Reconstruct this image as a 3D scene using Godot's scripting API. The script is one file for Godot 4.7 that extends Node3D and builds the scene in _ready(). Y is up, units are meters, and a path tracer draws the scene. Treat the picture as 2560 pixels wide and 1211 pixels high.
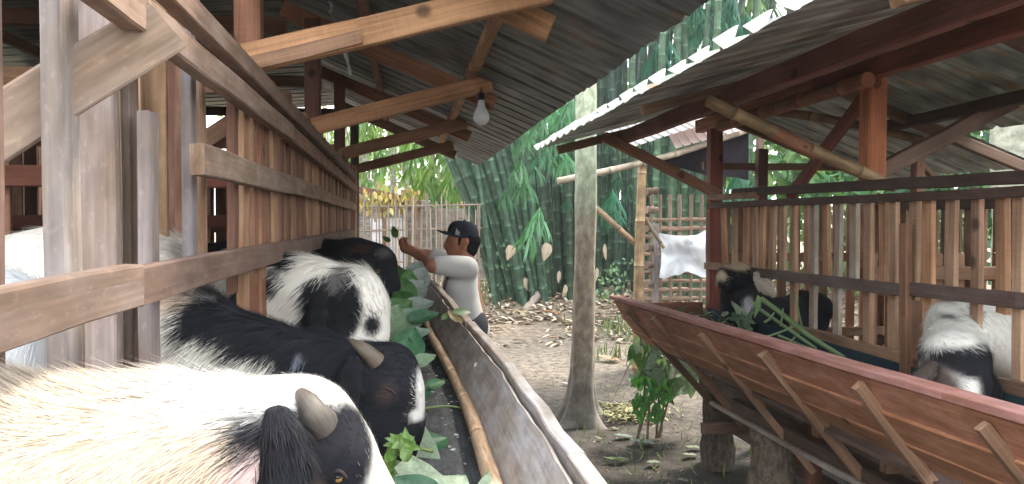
extends Node3D

const LENS := 1934.0          # focal length of the photograph in its own pixels
var eye := Vector3(0, 1.6, 0)
var gaze := Basis()
var rng := RandomNumberGenerator.new()
var soft := FastNoiseLite.new()
var rough := FastNoiseLite.new()
var taken := {}
var M := {}

# ---------------------------------------------------------------- placing
# A sight line of the photograph, cut by a plane of the place that the thing stands in.
func sight(px: float, py: float) -> Vector3:
	return gaze * Vector3((px - 1280.0) / LENS, (605.5 - py) / LENS, -1.0)
func far(px: float, py: float, d: float) -> Vector3:
	return eye + sight(px, py) * d
func on_x(px: float, py: float, x: float) -> Vector3:
	var r := sight(px, py)
	return eye + r * ((x - eye.x) / r.x)
func on_y(px: float, py: float, y: float) -> Vector3:
	var r := sight(px, py)
	return eye + r * ((y - eye.y) / r.y)
func on_t(px: float, py: float, t: float) -> Vector3:
	var r := sight(px, py)
	return eye + r * (-t / r.z)

func numbered(called: String) -> String:
	var n: int = taken.get(called, -1) + 1
	taken[called] = n
	return called if n == 0 else "%s_%03d" % [called, n]

func tag(o: Node3D, label: String, category: String, group := "", kind := "") -> Node3D:
	if label: o.set_meta("label", label)
	if category: o.set_meta("category", category)
	if group: o.set_meta("group", group)
	if kind: o.set_meta("kind", kind)
	return o

func thing(called: String, label: String, category: String, at := Vector3.ZERO, group := "") -> Node3D:
	var o := Node3D.new()
	o.name = numbered(called)
	o.position = at
	add_child(o, true)
	tag(o, label, category, group)
	return o

# where a node stands in the world, for parts up to two levels down
func spot(o: Node) -> Vector3:
	var p := Vector3.ZERO
	while o is Node3D and o != self:
		p += (o as Node3D).position
		o = o.get_parent()
	return p

func put(called: String, mesh: Mesh, mat: Material, parent: Node3D, at := Transform3D()) -> MeshInstance3D:
	var o := MeshInstance3D.new()
	if parent == self or parent == null:
		o.name = numbered(called)
	else:
		var key := "%d %s" % [parent.get_instance_id(), called]
		var n: int = taken.get(key, -1) + 1
		taken[key] = n
		o.name = called if n == 0 else "%s_%03d" % [called, n]
	o.mesh = mesh
	if mat: o.material_override = mat
	o.transform = at
	(self if parent == null else parent).add_child(o, true)
	return o

func st_new() -> SurfaceTool:
	var st := SurfaceTool.new()
	st.begin(Mesh.PRIMITIVE_TRIANGLES)
	return st

# ---------------------------------------------------------------- textures and materials
func lin(r: float, g: float, b: float) -> Color:
	return Color(r, g, b)

func picture(w: int, h: int, f: Callable) -> ImageTexture:
	var data := PackedByteArray()
	data.resize(w * h * 3)
	var i := 0
	for y in h:
		for x in w:
			var c: Color = f.call(x, y)
			data[i] = clampi(int(c.r * 255.0), 0, 255)
			data[i + 1] = clampi(int(c.g * 255.0), 0, 255)
			data[i + 2] = clampi(int(c.b * 255.0), 0, 255)
			i += 3
	return ImageTexture.create_from_image(Image.create_from_data(w, h, false, Image.FORMAT_RGB8, data))

func surface(tex: Texture2D, roughness: float, relief := 0.0, color := Color.WHITE) -> StandardMaterial3D:
	var m := StandardMaterial3D.new()
	m.vertex_color_use_as_albedo = true
	m.albedo_color = color.linear_to_srgb()
	m.roughness = roughness
	m.cull_mode = BaseMaterial3D.CULL_DISABLED
	if tex:
		m.albedo_texture = tex
		if relief > 0.0:
			m.heightmap_enabled = true
			m.heightmap_texture = tex
			m.heightmap_scale = relief
	return m

func make_materials() -> void:
	# sawn timber: streaks along v, u is 0.6 m wide and v 3 m long
	var knots := []
	for k in 7: knots.append(Vector2(rng.randf() * 320.0, rng.randf() * 900.0))
	var sawn := func(x, y):
		var knot := 0.0
		for q in knots:
			var dy: float = (y - q.y) * 0.8
			var dx: float = (x - q.x) * 0.55
			if absf(dy) < 12.0 and absf(dx) < 12.0: knot = maxf(knot, 1.0 - smoothstep(2.5, 8.0, sqrt(dx * dx + dy * dy)))
		var s: float = rough.get_noise_2d(x * 2.6, y * 0.10)
		var s2: float = rough.get_noise_2d(x * 9.0 + 500.0, y * 0.5)
		var b: float = soft.get_noise_2d(x * 0.6 + 90.0, y * 0.35)
		var saw: float = rough.get_noise_2d(x * 0.3, y * 7.0 + 300.0)
		var v: float = (0.84 + 0.15 * s + 0.08 * s2 + 0.16 * b + 0.05 * saw) * (1.0 - 0.40 * knot)
		return Color(v, v * (1.0 + 0.03 * b), v * (1.0 + 0.07 * b))
	M.wood = surface(picture(320, 900, sawn), 0.82, 0.25)
	# old timber, greyed in patches, with dark stains and pale scuffs
	var old := func(x, y):
		var s: float = rough.get_noise_2d(x * 3.0 + 40.0, y * 0.16)
		var b: float = soft.get_noise_2d(x * 1.0 + 700.0, y * 0.5)
		var b2: float = soft.get_noise_2d(x * 2.6 + 1700.0, y * 1.6)
		var scuff: float = smoothstep(0.32, 0.5, rough.get_noise_2d(x * 2.0 + 33.0, y * 2.2 + 70.0))
		var v: float = 0.84 + 0.10 * s + 0.11 * b + 0.08 * b2 + 0.07 * scuff
		return Color(v, v * (1.0 + 0.05 * b), v * (1.0 + 0.12 * b))
	M.old = surface(picture(320, 900, old), 0.9, 0.35)
	# zinc sheet: streaks down the slope, dull blotches
	var zinc := func(x, y):
		var s: float = rough.get_noise_2d(x * 1.6 + 11.0, y * 0.12)
		var b: float = soft.get_noise_2d(x * 0.8 + 222.0, y * 0.8)
		var r: float = smoothstep(0.25, 0.6, soft.get_noise_2d(x * 1.3 + 900.0, y * 0.7))
		var v: float = 0.74 + 0.22 * s + 0.22 * b
		return Color(v * (1.0 + 0.10 * r), v * (1.0 - 0.06 * r), v * (1.0 - 0.18 * r))
	M.zinc = surface(picture(300, 500, zinc), 0.55, 0.0)
	M.zinc.metallic = 0.35
	var earth := func(x, y):
		var v: float = 0.78 + 0.26 * soft.get_noise_2d(x * 1.2, y * 1.2) + 0.20 * rough.get_noise_2d(x * 2.2, y * 2.2) + 0.22 * rough.get_noise_2d(x * 7.0 + 60.0, y * 7.0)
		return Color(v, v * 0.99, v * 0.97)
	M.earth = surface(picture(768, 768, earth), 0.95, 0.9)
	var bark := func(x, y):
		var v: float = 0.86 + 0.09 * rough.get_noise_2d(x * 2.0, y * 1.0) + 0.11 * rough.get_noise_2d(x * 5.0, y * 3.5 + 9.0) + 0.2 * soft.get_noise_2d(x * 1.2, y * 0.9)
		return Color(v, v, v * 0.98)
	M.bark = surface(picture(256, 768, bark), 0.92, 0.45)
	var cane := func(x, y):
		var v: float = 0.80 + 0.14 * rough.get_noise_2d(x * 3.0, y * 0.15) + 0.22 * soft.get_noise_2d(x * 0.8 + 60.0, y * 0.9)
		return Color(v, v * 0.99, v * 0.96)
	M.cane = surface(picture(128, 512, cane), 0.55, 0.05)
	var skinned := func(x, y):
		var v: float = 0.86 + 0.10 * rough.get_noise_2d(x * 2.0, y * 2.0) + 0.12 * soft.get_noise_2d(x * 1.5, y * 1.5)
		return Color(v, v, v)
	M.leaf = surface(picture(128, 128, skinned), 0.5)
	M.leaf.backlight_enabled = true
	M.leaf.backlight = Color(0.55, 0.6, 0.35)
	M.blade = surface(null, 0.5)
	M.blade.backlight_enabled = true
	M.blade.backlight = Color(0.6, 0.65, 0.4)
	M.litter = surface(null, 0.9)
	M.hide = surface(null, 0.85)
	M.fur = surface(null, 0.8)
	M.fur.metallic_specular = 0.2
	M.fur.backlight_enabled = true
	M.fur.backlight = Color(0.5, 0.5, 0.5)
	M.hide.metallic_specular = 0.2
	M.horn = surface(M.bark.albedo_texture, 0.6, 0.15)
	M.wet = surface(null, 0.08)
	M.cloth = surface(picture(128, 128, skinned), 0.9)
	M.skin = surface(null, 0.5)
	M.skin.subsurf_scatter_enabled = true
	M.skin.subsurf_scatter_strength = 0.08
	M.tarp = surface(null, 0.8)
	M.tarp.metallic_specular = 0.1
	M.film = surface(null, 0.6)
	M.film.backlight_enabled = true
	M.film.backlight = Color(1, 1, 1)
	M.plastic = surface(null, 0.7)
	M.stone = surface(M.earth.albedo_texture, 0.95, 0.6)
	M.glassy = surface(null, 0.25)
	M.black = surface(null, 0.5)

func warm(c: Color, k: float) -> Color:
	return Color(c.r * k, c.g * k * 0.96, c.b * k * 0.88)

# ---------------------------------------------------------------- timber
func axes(dir: Vector3, roll := 0.0) -> Basis:
	var y := dir.normalized()
	var x := Vector3.RIGHT
	if absf(y.y) < 0.92:
		x = y.cross(Vector3.UP).normalized()
	else:
		x = (Vector3.RIGHT - y * y.x).normalized()
	var z := x.cross(y)
	var b := Basis(x, y, z)
	return b * Basis(Vector3.UP, roll) if roll != 0.0 else b

func timber_mesh(long: float, w: float, h: float, tint: Color, bow: float, taper := 0.0) -> ArrayMesh:
	var st := st_new()
	st.set_smooth_group(-1)
	var c := minf(w, h) * 0.10
	var prof := [Vector2(-w / 2 + c, -h / 2), Vector2(w / 2 - c, -h / 2), Vector2(w / 2, -h / 2 + c), Vector2(w / 2, h / 2 - c), Vector2(w / 2 - c, h / 2), Vector2(-w / 2 + c, h / 2), Vector2(-w / 2, h / 2 - c), Vector2(-w / 2, -h / 2 + c)]
	var n := clampi(int(long / 0.22) + 2, 2, 12)
	var uo := rng.randf()
	var vo := rng.randf()
	var rings := []
	var cols := []
	for i in n:
		var f := float(i) / (n - 1)
		var y := long * (f - 0.5)
		var o := Vector2(rng.randf_range(-1, 1), rng.randf_range(-1, 1)) * bow
		var ring := []
		for p in prof:
			var q: Vector2 = p * (1.0 - taper * f) * (1.0 + rng.randf_range(-0.03, 0.03)) + o
			ring.append(Vector3(q.x, y + (rng.randf_range(-0.004, 0.004) if i == 0 or i == n - 1 else 0.0), q.y))
		rings.append(ring)
		var s := 1.0 + rng.randf_range(-0.10, 0.10)
		cols.append(Color(tint.r * s, tint.g * s, tint.b * s))
	var us := [0.0]
	for j in 8:
		us.append(us[j] + prof[j].distance_to(prof[(j + 1) % 8]))
	for i in n - 1:
		for j in 8:
			var k := (j + 1) % 8
			var quad := [[i, j, j], [i + 1, j, j], [i + 1, k, j + 1], [i, j, j], [i + 1, k, j + 1], [i, k, j + 1]]
			for q in quad:
				st.set_color(cols[q[0]])
				st.set_uv(Vector2(uo + us[q[2]] / 0.6, vo + rings[q[0]][q[1]].y / 3.0))
				st.add_vertex(rings[q[0]][q[1]])
	for e in 2:
		var ring = rings[0] if e == 0 else rings[n - 1]
		var pale := Color(minf(tint.r * 1.25, 0.9), minf(tint.g * 1.22, 0.9), minf(tint.b * 1.15, 0.9))
		for j in range(1, 7):
			for q in ([0, j, j + 1] if e == 0 else [0, j + 1, j]):
				st.set_color(pale)
				st.set_uv(Vector2(uo + ring[q].x * 3.0, vo + ring[q].z * 0.6))
				st.add_vertex(ring[q])
	st.generate_normals()
	return st.commit()

# a sawn timber from a to b; w is its horizontal side, h the other one
func beam(parent: Node3D, called: String, a: Vector3, b: Vector3, w: float, h: float, tint: Color, mat = null, roll := 0.0, bow := 0.002, taper := 0.0) -> MeshInstance3D:
	var m: Material = M.wood if mat == null else mat
	var mesh := timber_mesh(a.distance_to(b), w, h, tint, bow, taper)
	return put(called, mesh, m, parent, Transform3D(axes(b - a, roll), (a + b) / 2 - spot(parent)))

# a round pole through points, with knots if it is bamboo
func pole_mesh(pts: Array, r0: float, r1: float, tint: Color, knots := 0.0, sides := 10, wobble := 0.03) -> ArrayMesh:
	var st := st_new()
	var curve := Curve3D.new()
	for i in pts.size():
		var a: Vector3 = pts[maxi(i - 1, 0)]
		var b: Vector3 = pts[mini(i + 1, pts.size() - 1)]
		var t := (b - a) / 6.0
		curve.add_point(pts[i], -t, t)
	var total := curve.get_baked_length()
	var stops := [[0.0, 1.0, 1.0]]
	if knots > 0.0:
		var y := knots * rng.randf_range(0.3, 0.9)
		while y < total - 0.03:
			stops.append([y - 0.02, 1.0, 1.0])
			stops.append([y - 0.006, 1.08, 0.5])
			stops.append([y + 0.006, 1.06, 1.7])
			stops.append([y + 0.030, 0.98, 1.45])
			stops.append([y + 0.06, 0.98, 1.0])
			y += knots * rng.randf_range(0.85, 1.15)
	else:
		var n := clampi(int(total / 0.15), 5, 40)
		for i in range(1, n):
			stops.append([total * i / n, 1.0 + rng.randf_range(-wobble, wobble) * 2.0, 1.0 + rng.randf_range(-0.08, 0.08)])
	stops.append([total, 1.0, 1.0])
	var uo := rng.randf()
	var rings := []
	var side := Vector3.RIGHT
	var d0 := (curve.sample_baked(minf(0.05, total)) - curve.sample_baked(0)).normalized()
	if absf(d0.x) > 0.8: side = Vector3.FORWARD
	for s in stops:
		var p := curve.sample_baked(s[0])
		var q := curve.sample_baked(minf(s[0] + 0.03, total))
		var o := curve.sample_baked(maxf(s[0] - 0.03, 0))
		var y := (q - o).normalized()
		var x := (side - y * y.dot(side)).normalized()
		var z := x.cross(y)
		side = x
		var r: float = lerpf(r0, r1, s[0] / total) * s[1]
		var ring := []
		for j in sides + 1:
			var a := TAU * (j % sides) / sides
			var rr := r * (1.0 + wobble * soft.get_noise_2d(j % sides * 40.0, s[0] * 60.0 + uo * 900.0))
			ring.append(p + (x * cos(a) + z * sin(a)) * rr)
		rings.append(ring)
	for i in rings.size() - 1:
		for j in sides:
			for q in [[i, j], [i + 1, j], [i + 1, j + 1], [i, j], [i + 1, j + 1], [i, j + 1]]:
				var c: float = stops[q[0]][2]
				st.set_color(Color(tint.r * c, tint.g * c, tint.b * c))
				st.set_uv(Vector2(uo + q[1] / float(sides), stops[q[0]][0] / 1.5 + uo * 3.0))
				st.add_vertex(rings[q[0]][q[1]])
	for e in 2:
		var ring = rings[0] if e == 0 else rings[-1]
		st.set_smooth_group(1 + e)
		for j in range(1, sides - 1):
			for q in ([0, j, j + 1] if e == 0 else [0, j + 1, j]):
				st.set_color(Color(tint.r * 1.1, tint.g * 1.05, tint.b))
				st.set_uv(Vector2(uo, uo))
				st.add_vertex(ring[q])
	st.generate_normals()
	return st.commit()

func pole(parent: Node3D, called: String, pts: Array, r0: float, r1: float, tint: Color, mat = null, knots := 0.0, sides := 10, wobble := 0.03) -> MeshInstance3D:
	var base := spot(parent) if parent != null else Vector3.ZERO
	var local := []
	for p in pts: local.append(p - base)
	return put(called, pole_mesh(local, r0, r1, tint, knots, sides, wobble), M.cane if mat == null else mat, parent)

# ribbed roof sheet: from a corner at the eave, along the eave and up the slope
func ribbed(parent: Node3D, called: String, corner: Vector3, along: Vector3, up: Vector3, pitch: float, rise: float, tint: Color, mat = null, deep := 0.0) -> MeshInstance3D:
	var st := st_new()
	st.set_smooth_group(-1)
	var n := (along.cross(up)).normalized()
	if n.y < 0: n = -n
	var width := along.length()
	var dir := along / width
	var prof := []
	var x := 0.0
	while x < width - 0.001:
		for q in [[0.0, 0.0], [0.30, 0.0], [0.33, 0.07], [0.36, 0.0], [0.74, 0.0], [0.80, 1.0], [0.94, 1.0]]:
			var xx: float = x + q[0] * pitch
			if xx <= width: prof.append(Vector2(xx, q[1] * rise))
		x += pitch
	prof.append(Vector2(width, 0))
	var rows := 7
	var base := spot(parent)
	var bump := []
	for i in rows + 1:
		var row := []
		for j in prof.size():
			var f := float(i) / rows
			var w: Vector3 = corner + dir * prof[j].x + up * f
			var sag := soft.get_noise_2d(w.z * 30.0, w.x * 24.0) * 0.012
			row.append(w - base + n * (prof[j].y + sag) - up.normalized() * (rng.randf_range(0.0, 0.006) if i == 0 else 0.0))
		bump.append(row)
	var vo := rng.randf()
	for i in rows:
		for j in prof.size() - 1:
			for q in [[i, j], [i + 1, j], [i + 1, j + 1], [i, j], [i + 1, j + 1], [i, j + 1]]:
				st.set_color(tint)
				st.set_uv(Vector2((prof[q[1]].x + corner.z) / 1.2, up.length() * q[0] / rows / 2.0 + vo))
				st.add_vertex(bump[q[0]][q[1]])
	st.generate_normals()
	return put(called, st.commit(), M.zinc if mat == null else mat, parent)

# ---------------------------------------------------------------- leaves
# broad leaf lying along +y, face up +z; heart 0..1 gives a notched base
func leaf_mesh(long: float, wide: float, fold: float, curl: float, tint: Color, pale: Color, heart := 0.3, rows := 7) -> ArrayMesh:
	var st := st_new()
	var pts := []
	var cols := []
	var sway := rng.randf_range(-0.15, 0.15)
	for i in rows + 1:
		var f := float(i) / rows
		var hw := wide * 0.5 * pow(sin(PI * pow(lerpf(0.02, 0.995, f), 0.72 - 0.18 * heart)), 0.8)
		if i == 0: hw = wide * 0.06 + wide * 0.12 * heart
		var row := []
		var crow := []
		for j in 5:
			var s := (j - 2) / 2.0
			var back := -heart * 0.16 * long * absf(s) * (1.0 - f) * (1.0 - f)
			var z := absf(s) * hw * fold - curl * long * f * f + rng.randf_range(-1, 1) * 0.018 * long * absf(s) + 0.03 * wide * sin(f * 14.0) * absf(s)
			row.append(Vector3(s * hw + sway * long * f * f, long * f + back, z))
			var c := tint.lerp(pale, 0.45 if j == 2 else rng.randf() * 0.18)
			if i % 2 == 1 and j != 2: c = c.lerp(pale, 0.10)
			crow.append(c)
		pts.append(row)
		cols.append(crow)
	for i in rows:
		for j in 4:
			for q in [[i, j], [i + 1, j], [i + 1, j + 1], [i, j], [i + 1, j + 1], [i, j + 1]]:
				st.set_color(cols[q[0]][q[1]])
				st.set_uv(Vector2(pts[q[0]][q[1]].x, pts[q[0]][q[1]].y) * 6.0)
				st.add_vertex(pts[q[0]][q[1]])
	st.generate_normals()
	return st.commit()

# a drooping spray of narrow bamboo leaves hanging from the origin
func spray_mesh(n: int, long: float, wide: float, tint: Color) -> ArrayMesh:
	var st := st_new()
	for k in n:
		var a := TAU * k / n + rng.randf_range(-0.4, 0.4)
		var out := rng.randf_range(0.15, 0.75)
		var l := long * rng.randf_range(0.7, 1.15)
		var d := Vector3(cos(a) * out, -1.0, sin(a) * out).normalized()
		var side := d.cross(Vector3(cos(a + 1.2), 0.35, sin(a + 1.2))).normalized()
		var s := rng.randf_range(0.75, 1.25)
		var c := Color(tint.r * s, tint.g * s, tint.b * s)
		var from := Vector3(0, rng.randf_range(-0.05, 0.08), 0)
		var last := []
		for i in 4:
			var f := i / 3.0
			var p := from + d * l * f + Vector3(cos(a), 0, sin(a)) * 0.10 * l * sin(f * PI) + Vector3.DOWN * 0.12 * l * f * f
			var hw: float = wide * 0.5 * [0.25, 1.0, 0.75, 0.02][i]
			var row := [p - side * hw, p + side * hw]
			if i > 0:
				for q in [last[0], row[0], row[1], last[0], row[1], last[1]]:
					st.set_color(c)
					st.add_vertex(q)
			last = row
	st.generate_normals()
	return st.commit()

func many(called: String, mesh: Mesh, mat: Material, places: Array, cols: Array, parent = null) -> MultiMeshInstance3D:
	var mm := MultiMesh.new()
	mm.transform_format = MultiMesh.TRANSFORM_3D
	mm.use_colors = true
	mm.mesh = mesh
	mm.instance_count = places.size()
	for i in places.size():
		mm.set_instance_transform(i, places[i])
		mm.set_instance_color(i, cols[i])
	var o := MultiMeshInstance3D.new()
	o.multimesh = mm
	o.material_override = mat
	if parent == null:
		o.name = numbered(called)
		add_child(o, true)
	else:
		o.name = called
		parent.add_child(o, true)
	o.set_meta("kind", "stuff")
	return o

func any_turn() -> Basis:
	return Basis(Vector3(rng.randfn(), rng.randfn(), rng.randfn()).normalized(), rng.randf() * TAU)

func shade(c: Color, spread: float) -> Color:
	var s := 1.0 + rng.randf_range(-spread, spread)
	return Color(c.r * s * (1.0 + rng.randf_range(-0.06, 0.06)), c.g * s, c.b * s * (1.0 + rng.randf_range(-0.06, 0.06)))

# ---------------------------------------------------------------- bodies: one surface over a skeleton of tapered bones
# each bone is [from, radius, to, radius]
func body(bones: Array, cell: float, melt: float) -> Dictionary:
	var lo := Vector3.INF
	var hi := -Vector3.INF
	for b in bones:
		var ra: float = b[1] + cell * 3
		var rc: float = b[3] + cell * 3
		lo = lo.min(b[0] - Vector3.ONE * ra).min(b[2] - Vector3.ONE * rc)
		hi = hi.max(b[0] + Vector3.ONE * ra).max(b[2] + Vector3.ONE * rc)
	var nx := int((hi.x - lo.x) / cell) + 2
	var ny := int((hi.y - lo.y) / cell) + 2
	var nz := int((hi.z - lo.z) / cell) + 2
	var sy := nx
	var sz := nx * ny
	var f := PackedFloat32Array()
	f.resize(nx * ny * nz)
	f.fill(1.0)
	var inv := 1.0 / melt
	for b in bones:
		var a: Vector3 = b[0]
		var c: Vector3 = b[2]
		var ra: float = b[1]
		var rc: float = b[3]
		var ac := c - a
		var l2 := maxf(ac.length_squared(), 1e-9)
		var pad := melt + cell * 2.0
		var p0 := (a - Vector3.ONE * (ra + pad)).min(c - Vector3.ONE * (rc + pad))
		var p1 := (a + Vector3.ONE * (ra + pad)).max(c + Vector3.ONE * (rc + pad))
		var i0 := maxi(0, int((p0.x - lo.x) / cell))
		var i1 := mini(nx - 1, int((p1.x - lo.x) / cell) + 1)
		var j0 := maxi(0, int((p0.y - lo.y) / cell))
		var j1 := mini(ny - 1, int((p1.y - lo.y) / cell) + 1)
		var k0 := maxi(0, int((p0.z - lo.z) / cell))
		var k1 := mini(nz - 1, int((p1.z - lo.z) / cell) + 1)
		for k in range(k0, k1 + 1):
			for j in range(j0, j1 + 1):
				var at := k * sz + j * sy
				for i in range(i0, i1 + 1):
					var p := lo + Vector3(i, j, k) * cell - a
					var h := clampf(p.dot(ac) / l2, 0.0, 1.0)
					var d := (p - ac * h).length() - ra - (rc - ra) * h
					var e := f[at + i]
					var m := maxf(melt - absf(d - e), 0.0) * inv
					f[at + i] = minf(d, e) - m * m * melt * 0.25
	var ids := PackedInt32Array()
	ids.resize(nx * ny * nz)
	ids.fill(-1)
	var verts := PackedVector3Array()
	var norms := PackedVector3Array()
	var corner := [0, 1, sy, sy + 1, sz, sz + 1, sz + sy, sz + sy + 1]
	var off := [Vector3(0, 0, 0), Vector3(1, 0, 0), Vector3(0, 1, 0), Vector3(1, 1, 0), Vector3(0, 0, 1), Vector3(1, 0, 1), Vector3(0, 1, 1), Vector3(1, 1, 1)]
	var edges := [[0, 1], [2, 3], [4, 5], [6, 7], [0, 2], [1, 3], [4, 6], [5, 7], [0, 4], [1, 5], [2, 6], [3, 7]]
	var reach := cell * 1.8
	var tris := PackedInt32Array()
	for k in range(0, nz - 1):
		for j in range(0, ny - 1):
			var at := k * sz + j * sy
			for i in range(0, nx - 1):
				var c := at + i
				if absf(f[c]) > reach: continue
				var neg := 0
				for q in 8:
					if f[c + corner[q]] < 0.0: neg += 1
				if neg == 0 or neg == 8: continue
				var sum := Vector3.ZERO
				var n := 0
				for e in edges:
					var a: float = f[c + corner[e[0]]]
					var b: float = f[c + corner[e[1]]]
					if (a < 0.0) != (b < 0.0):
						sum += off[e[0]].lerp(off[e[1]], a / (a - b))
						n += 1
				var g := Vector3(f[c + 1] + f[c + sy + 1] + f[c + sz + 1] + f[c + sz + sy + 1] - f[c] - f[c + sy] - f[c + sz] - f[c + sz + sy], f[c + sy] + f[c + sy + 1] + f[c + sz + sy] + f[c + sz + sy + 1] - f[c] - f[c + 1] - f[c + sz] - f[c + sz + 1], f[c + sz] + f[c + sz + 1] + f[c + sz + sy] + f[c + sz + sy + 1] - f[c] - f[c + 1] - f[c + sy] - f[c + sy + 1])
				ids[c] = verts.size()
				verts.append(lo + (Vector3(i, j, k) + sum / n) * cell)
				norms.append(g.normalized())
				# quads round the edges that start at this cell's low corner
				var s0 := f[c] < 0.0
				if j > 0 and k > 0 and s0 != (f[c + 1] < 0.0):
					quad(tris, ids, c, c - sy, c - sy - sz, c - sz, s0)
				if i > 0 and k > 0 and s0 != (f[c + sy] < 0.0):
					quad(tris, ids, c, c - sz, c - sz - 1, c - 1, s0)
				if i > 0 and j > 0 and s0 != (f[c + sz] < 0.0):
					quad(tris, ids, c, c - 1, c - 1 - sy, c - sy, s0)
	return {"v": verts, "n": norms, "t": tris}

func quad(tris: PackedInt32Array, ids: PackedInt32Array, a: int, b: int, c: int, d: int, flip: bool) -> void:
	var p := ids[a]
	var q := ids[b]
	var r := ids[c]
	var s := ids[d]
	if p < 0 or q < 0 or r < 0 or s < 0: return
	if flip:
		tris.append_array([p, q, r, p, r, s])
	else:
		tris.append_array([p, r, q, p, s, r])

func body_mesh(b: Dictionary, paint: Callable, base: Vector3) -> ArrayMesh:
	var v: PackedVector3Array = b.v
	var cols := PackedColorArray()
	cols.resize(v.size())
	var local := PackedVector3Array()
	local.resize(v.size())
	for i in v.size():
		cols[i] = paint.call(v[i])
		local[i] = v[i] - base
	var t: PackedInt32Array = b.t.duplicate()
	# front faces run clockwise seen from outside
	for i in range(0, t.size(), 3):
		var n: Vector3 = (v[t[i + 2]] - v[t[i]]).cross(v[t[i + 1]] - v[t[i]])
		if n.dot(b.n[t[i]]) < 0.0:
			var x := t[i + 1]
			t[i + 1] = t[i + 2]
			t[i + 2] = x
	var arr := []
	arr.resize(Mesh.ARRAY_MAX)
	arr[Mesh.ARRAY_VERTEX] = local
	arr[Mesh.ARRAY_NORMAL] = b.n
	arr[Mesh.ARRAY_COLOR] = cols
	arr[Mesh.ARRAY_INDEX] = t
	var m := ArrayMesh.new()
	m.add_surface_from_arrays(Mesh.PRIMITIVE_TRIANGLES, arr)
	return m

# one hair: a narrow curved ribbon along +y, its face to +z
func hair_mesh() -> ArrayMesh:
	var st := st_new()
	var last := []
	for i in 4:
		var f := i / 3.0
		var hw: float = [0.5, 0.48, 0.34, 0.02][i]
		var row := [Vector3(-hw, f, -0.16 * f * f), Vector3(hw, f, -0.16 * f * f)]
		if i > 0:
			for q in [last[0], row[0], row[1], last[0], row[1], last[1]]:
				st.set_normal(Vector3(0, 0.12, 1).normalized())
				st.add_vertex(q)
		last = row
	return st.commit()

# a coat of separate hairs over a body: flow(p) is the way they lie, paint(p) their colour, dense(p) 0..1 how many, long(p) a factor
func coat(parent: Node3D, b: Dictionary, count: int, length: float, width: float, flow: Callable, paint: Callable, dense: Callable, long: Callable, lift := 0.25) -> void:
	var v: PackedVector3Array = b.v
	var t: PackedInt32Array = b.t
	var sums := PackedFloat32Array()
	var total := 0.0
	for i in range(0, t.size(), 3):
		var p := v[t[i]]
		total += (v[t[i + 1]] - p).cross(v[t[i + 2]] - p).length() * float(dense.call(p))
		sums.append(total)
	var places := []
	var cols := []
	var base := spot(parent)
	for n in count:
		var k := sums.bsearch(rng.randf() * total)
		if k >= sums.size(): continue
		var a := rng.randf()
		var c := rng.randf()
		if a + c > 1.0:
			a = 1.0 - a
			c = 1.0 - c
		var p := v[t[k * 3]] * (1.0 - a - c) + v[t[k * 3 + 1]] * a + v[t[k * 3 + 2]] * c
		var nn: Vector3 = b.n[t[k * 3]]
		var w: Vector3 = flow.call(p)
		w += Vector3(rough.get_noise_3dv(p * 28.0), rough.get_noise_3dv(p * 28.0 + Vector3(50, 0, 0)), rough.get_noise_3dv(p * 28.0 + Vector3(0, 50, 0))) * 0.40
		w = (w - nn * nn.dot(w)).normalized()
		var y := (w + nn * (lift + rng.randf_range(-0.12, 0.16)) + Vector3(rng.randfn(), rng.randfn(), rng.randfn()) * 0.13).normalized()
		var z := (nn - y * nn.dot(y)).normalized()
		var x := y.cross(z)
		var l: float = length * float(long.call(p)) * rng.randf_range(0.6, 1.25)
		var wd := width * rng.randf_range(0.7, 1.3)
		places.append(Transform3D(Basis(x * wd, y * l, z * l), p - base - nn * 0.003))
		var cc: Color = paint.call(p + Vector3(rng.randfn(), rng.randfn(), rng.randfn()) * 0.006)
		var s := rng.randf_range(0.90, 1.08)
		cols.append(Color(minf(cc.r * s, 0.95), minf(cc.g * s, 0.95), minf(cc.b * s, 0.95)))
	many("fur", M.hair, M.fur, places, cols, parent)

# patches: [centre, radius (Vector3 or number), colour, softness]
func painter(ground: Color, patches: Array, rag := 0.35) -> Callable:
	return func(p: Vector3) -> Color:
		var c := ground
		var n := soft.get_noise_3dv(p * 55.0) * rag + rough.get_noise_3dv(p * 60.0) * rag * 0.5
		for q in patches:
			var d: Vector3 = p - q[0]
			var r = q[1]
			var m: float = (Vector3(d.x / r.x, d.y / r.y, d.z / r.z).length() if r is Vector3 else d.length() / r) + n
			if m < 1.0 + q[3]:
				c = c.lerp(q[2], 1.0 - smoothstep(1.0 - q[3], 1.0 + q[3], m))
		return c

# swept horn through points
func horn(parent: Node3D, pts: Array, r: float, tint: Color) -> void:
	pole(parent, "horn", pts, r * 1.1, r * 0.4, tint, M.horn, 0.0, 12, 0.035)

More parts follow.
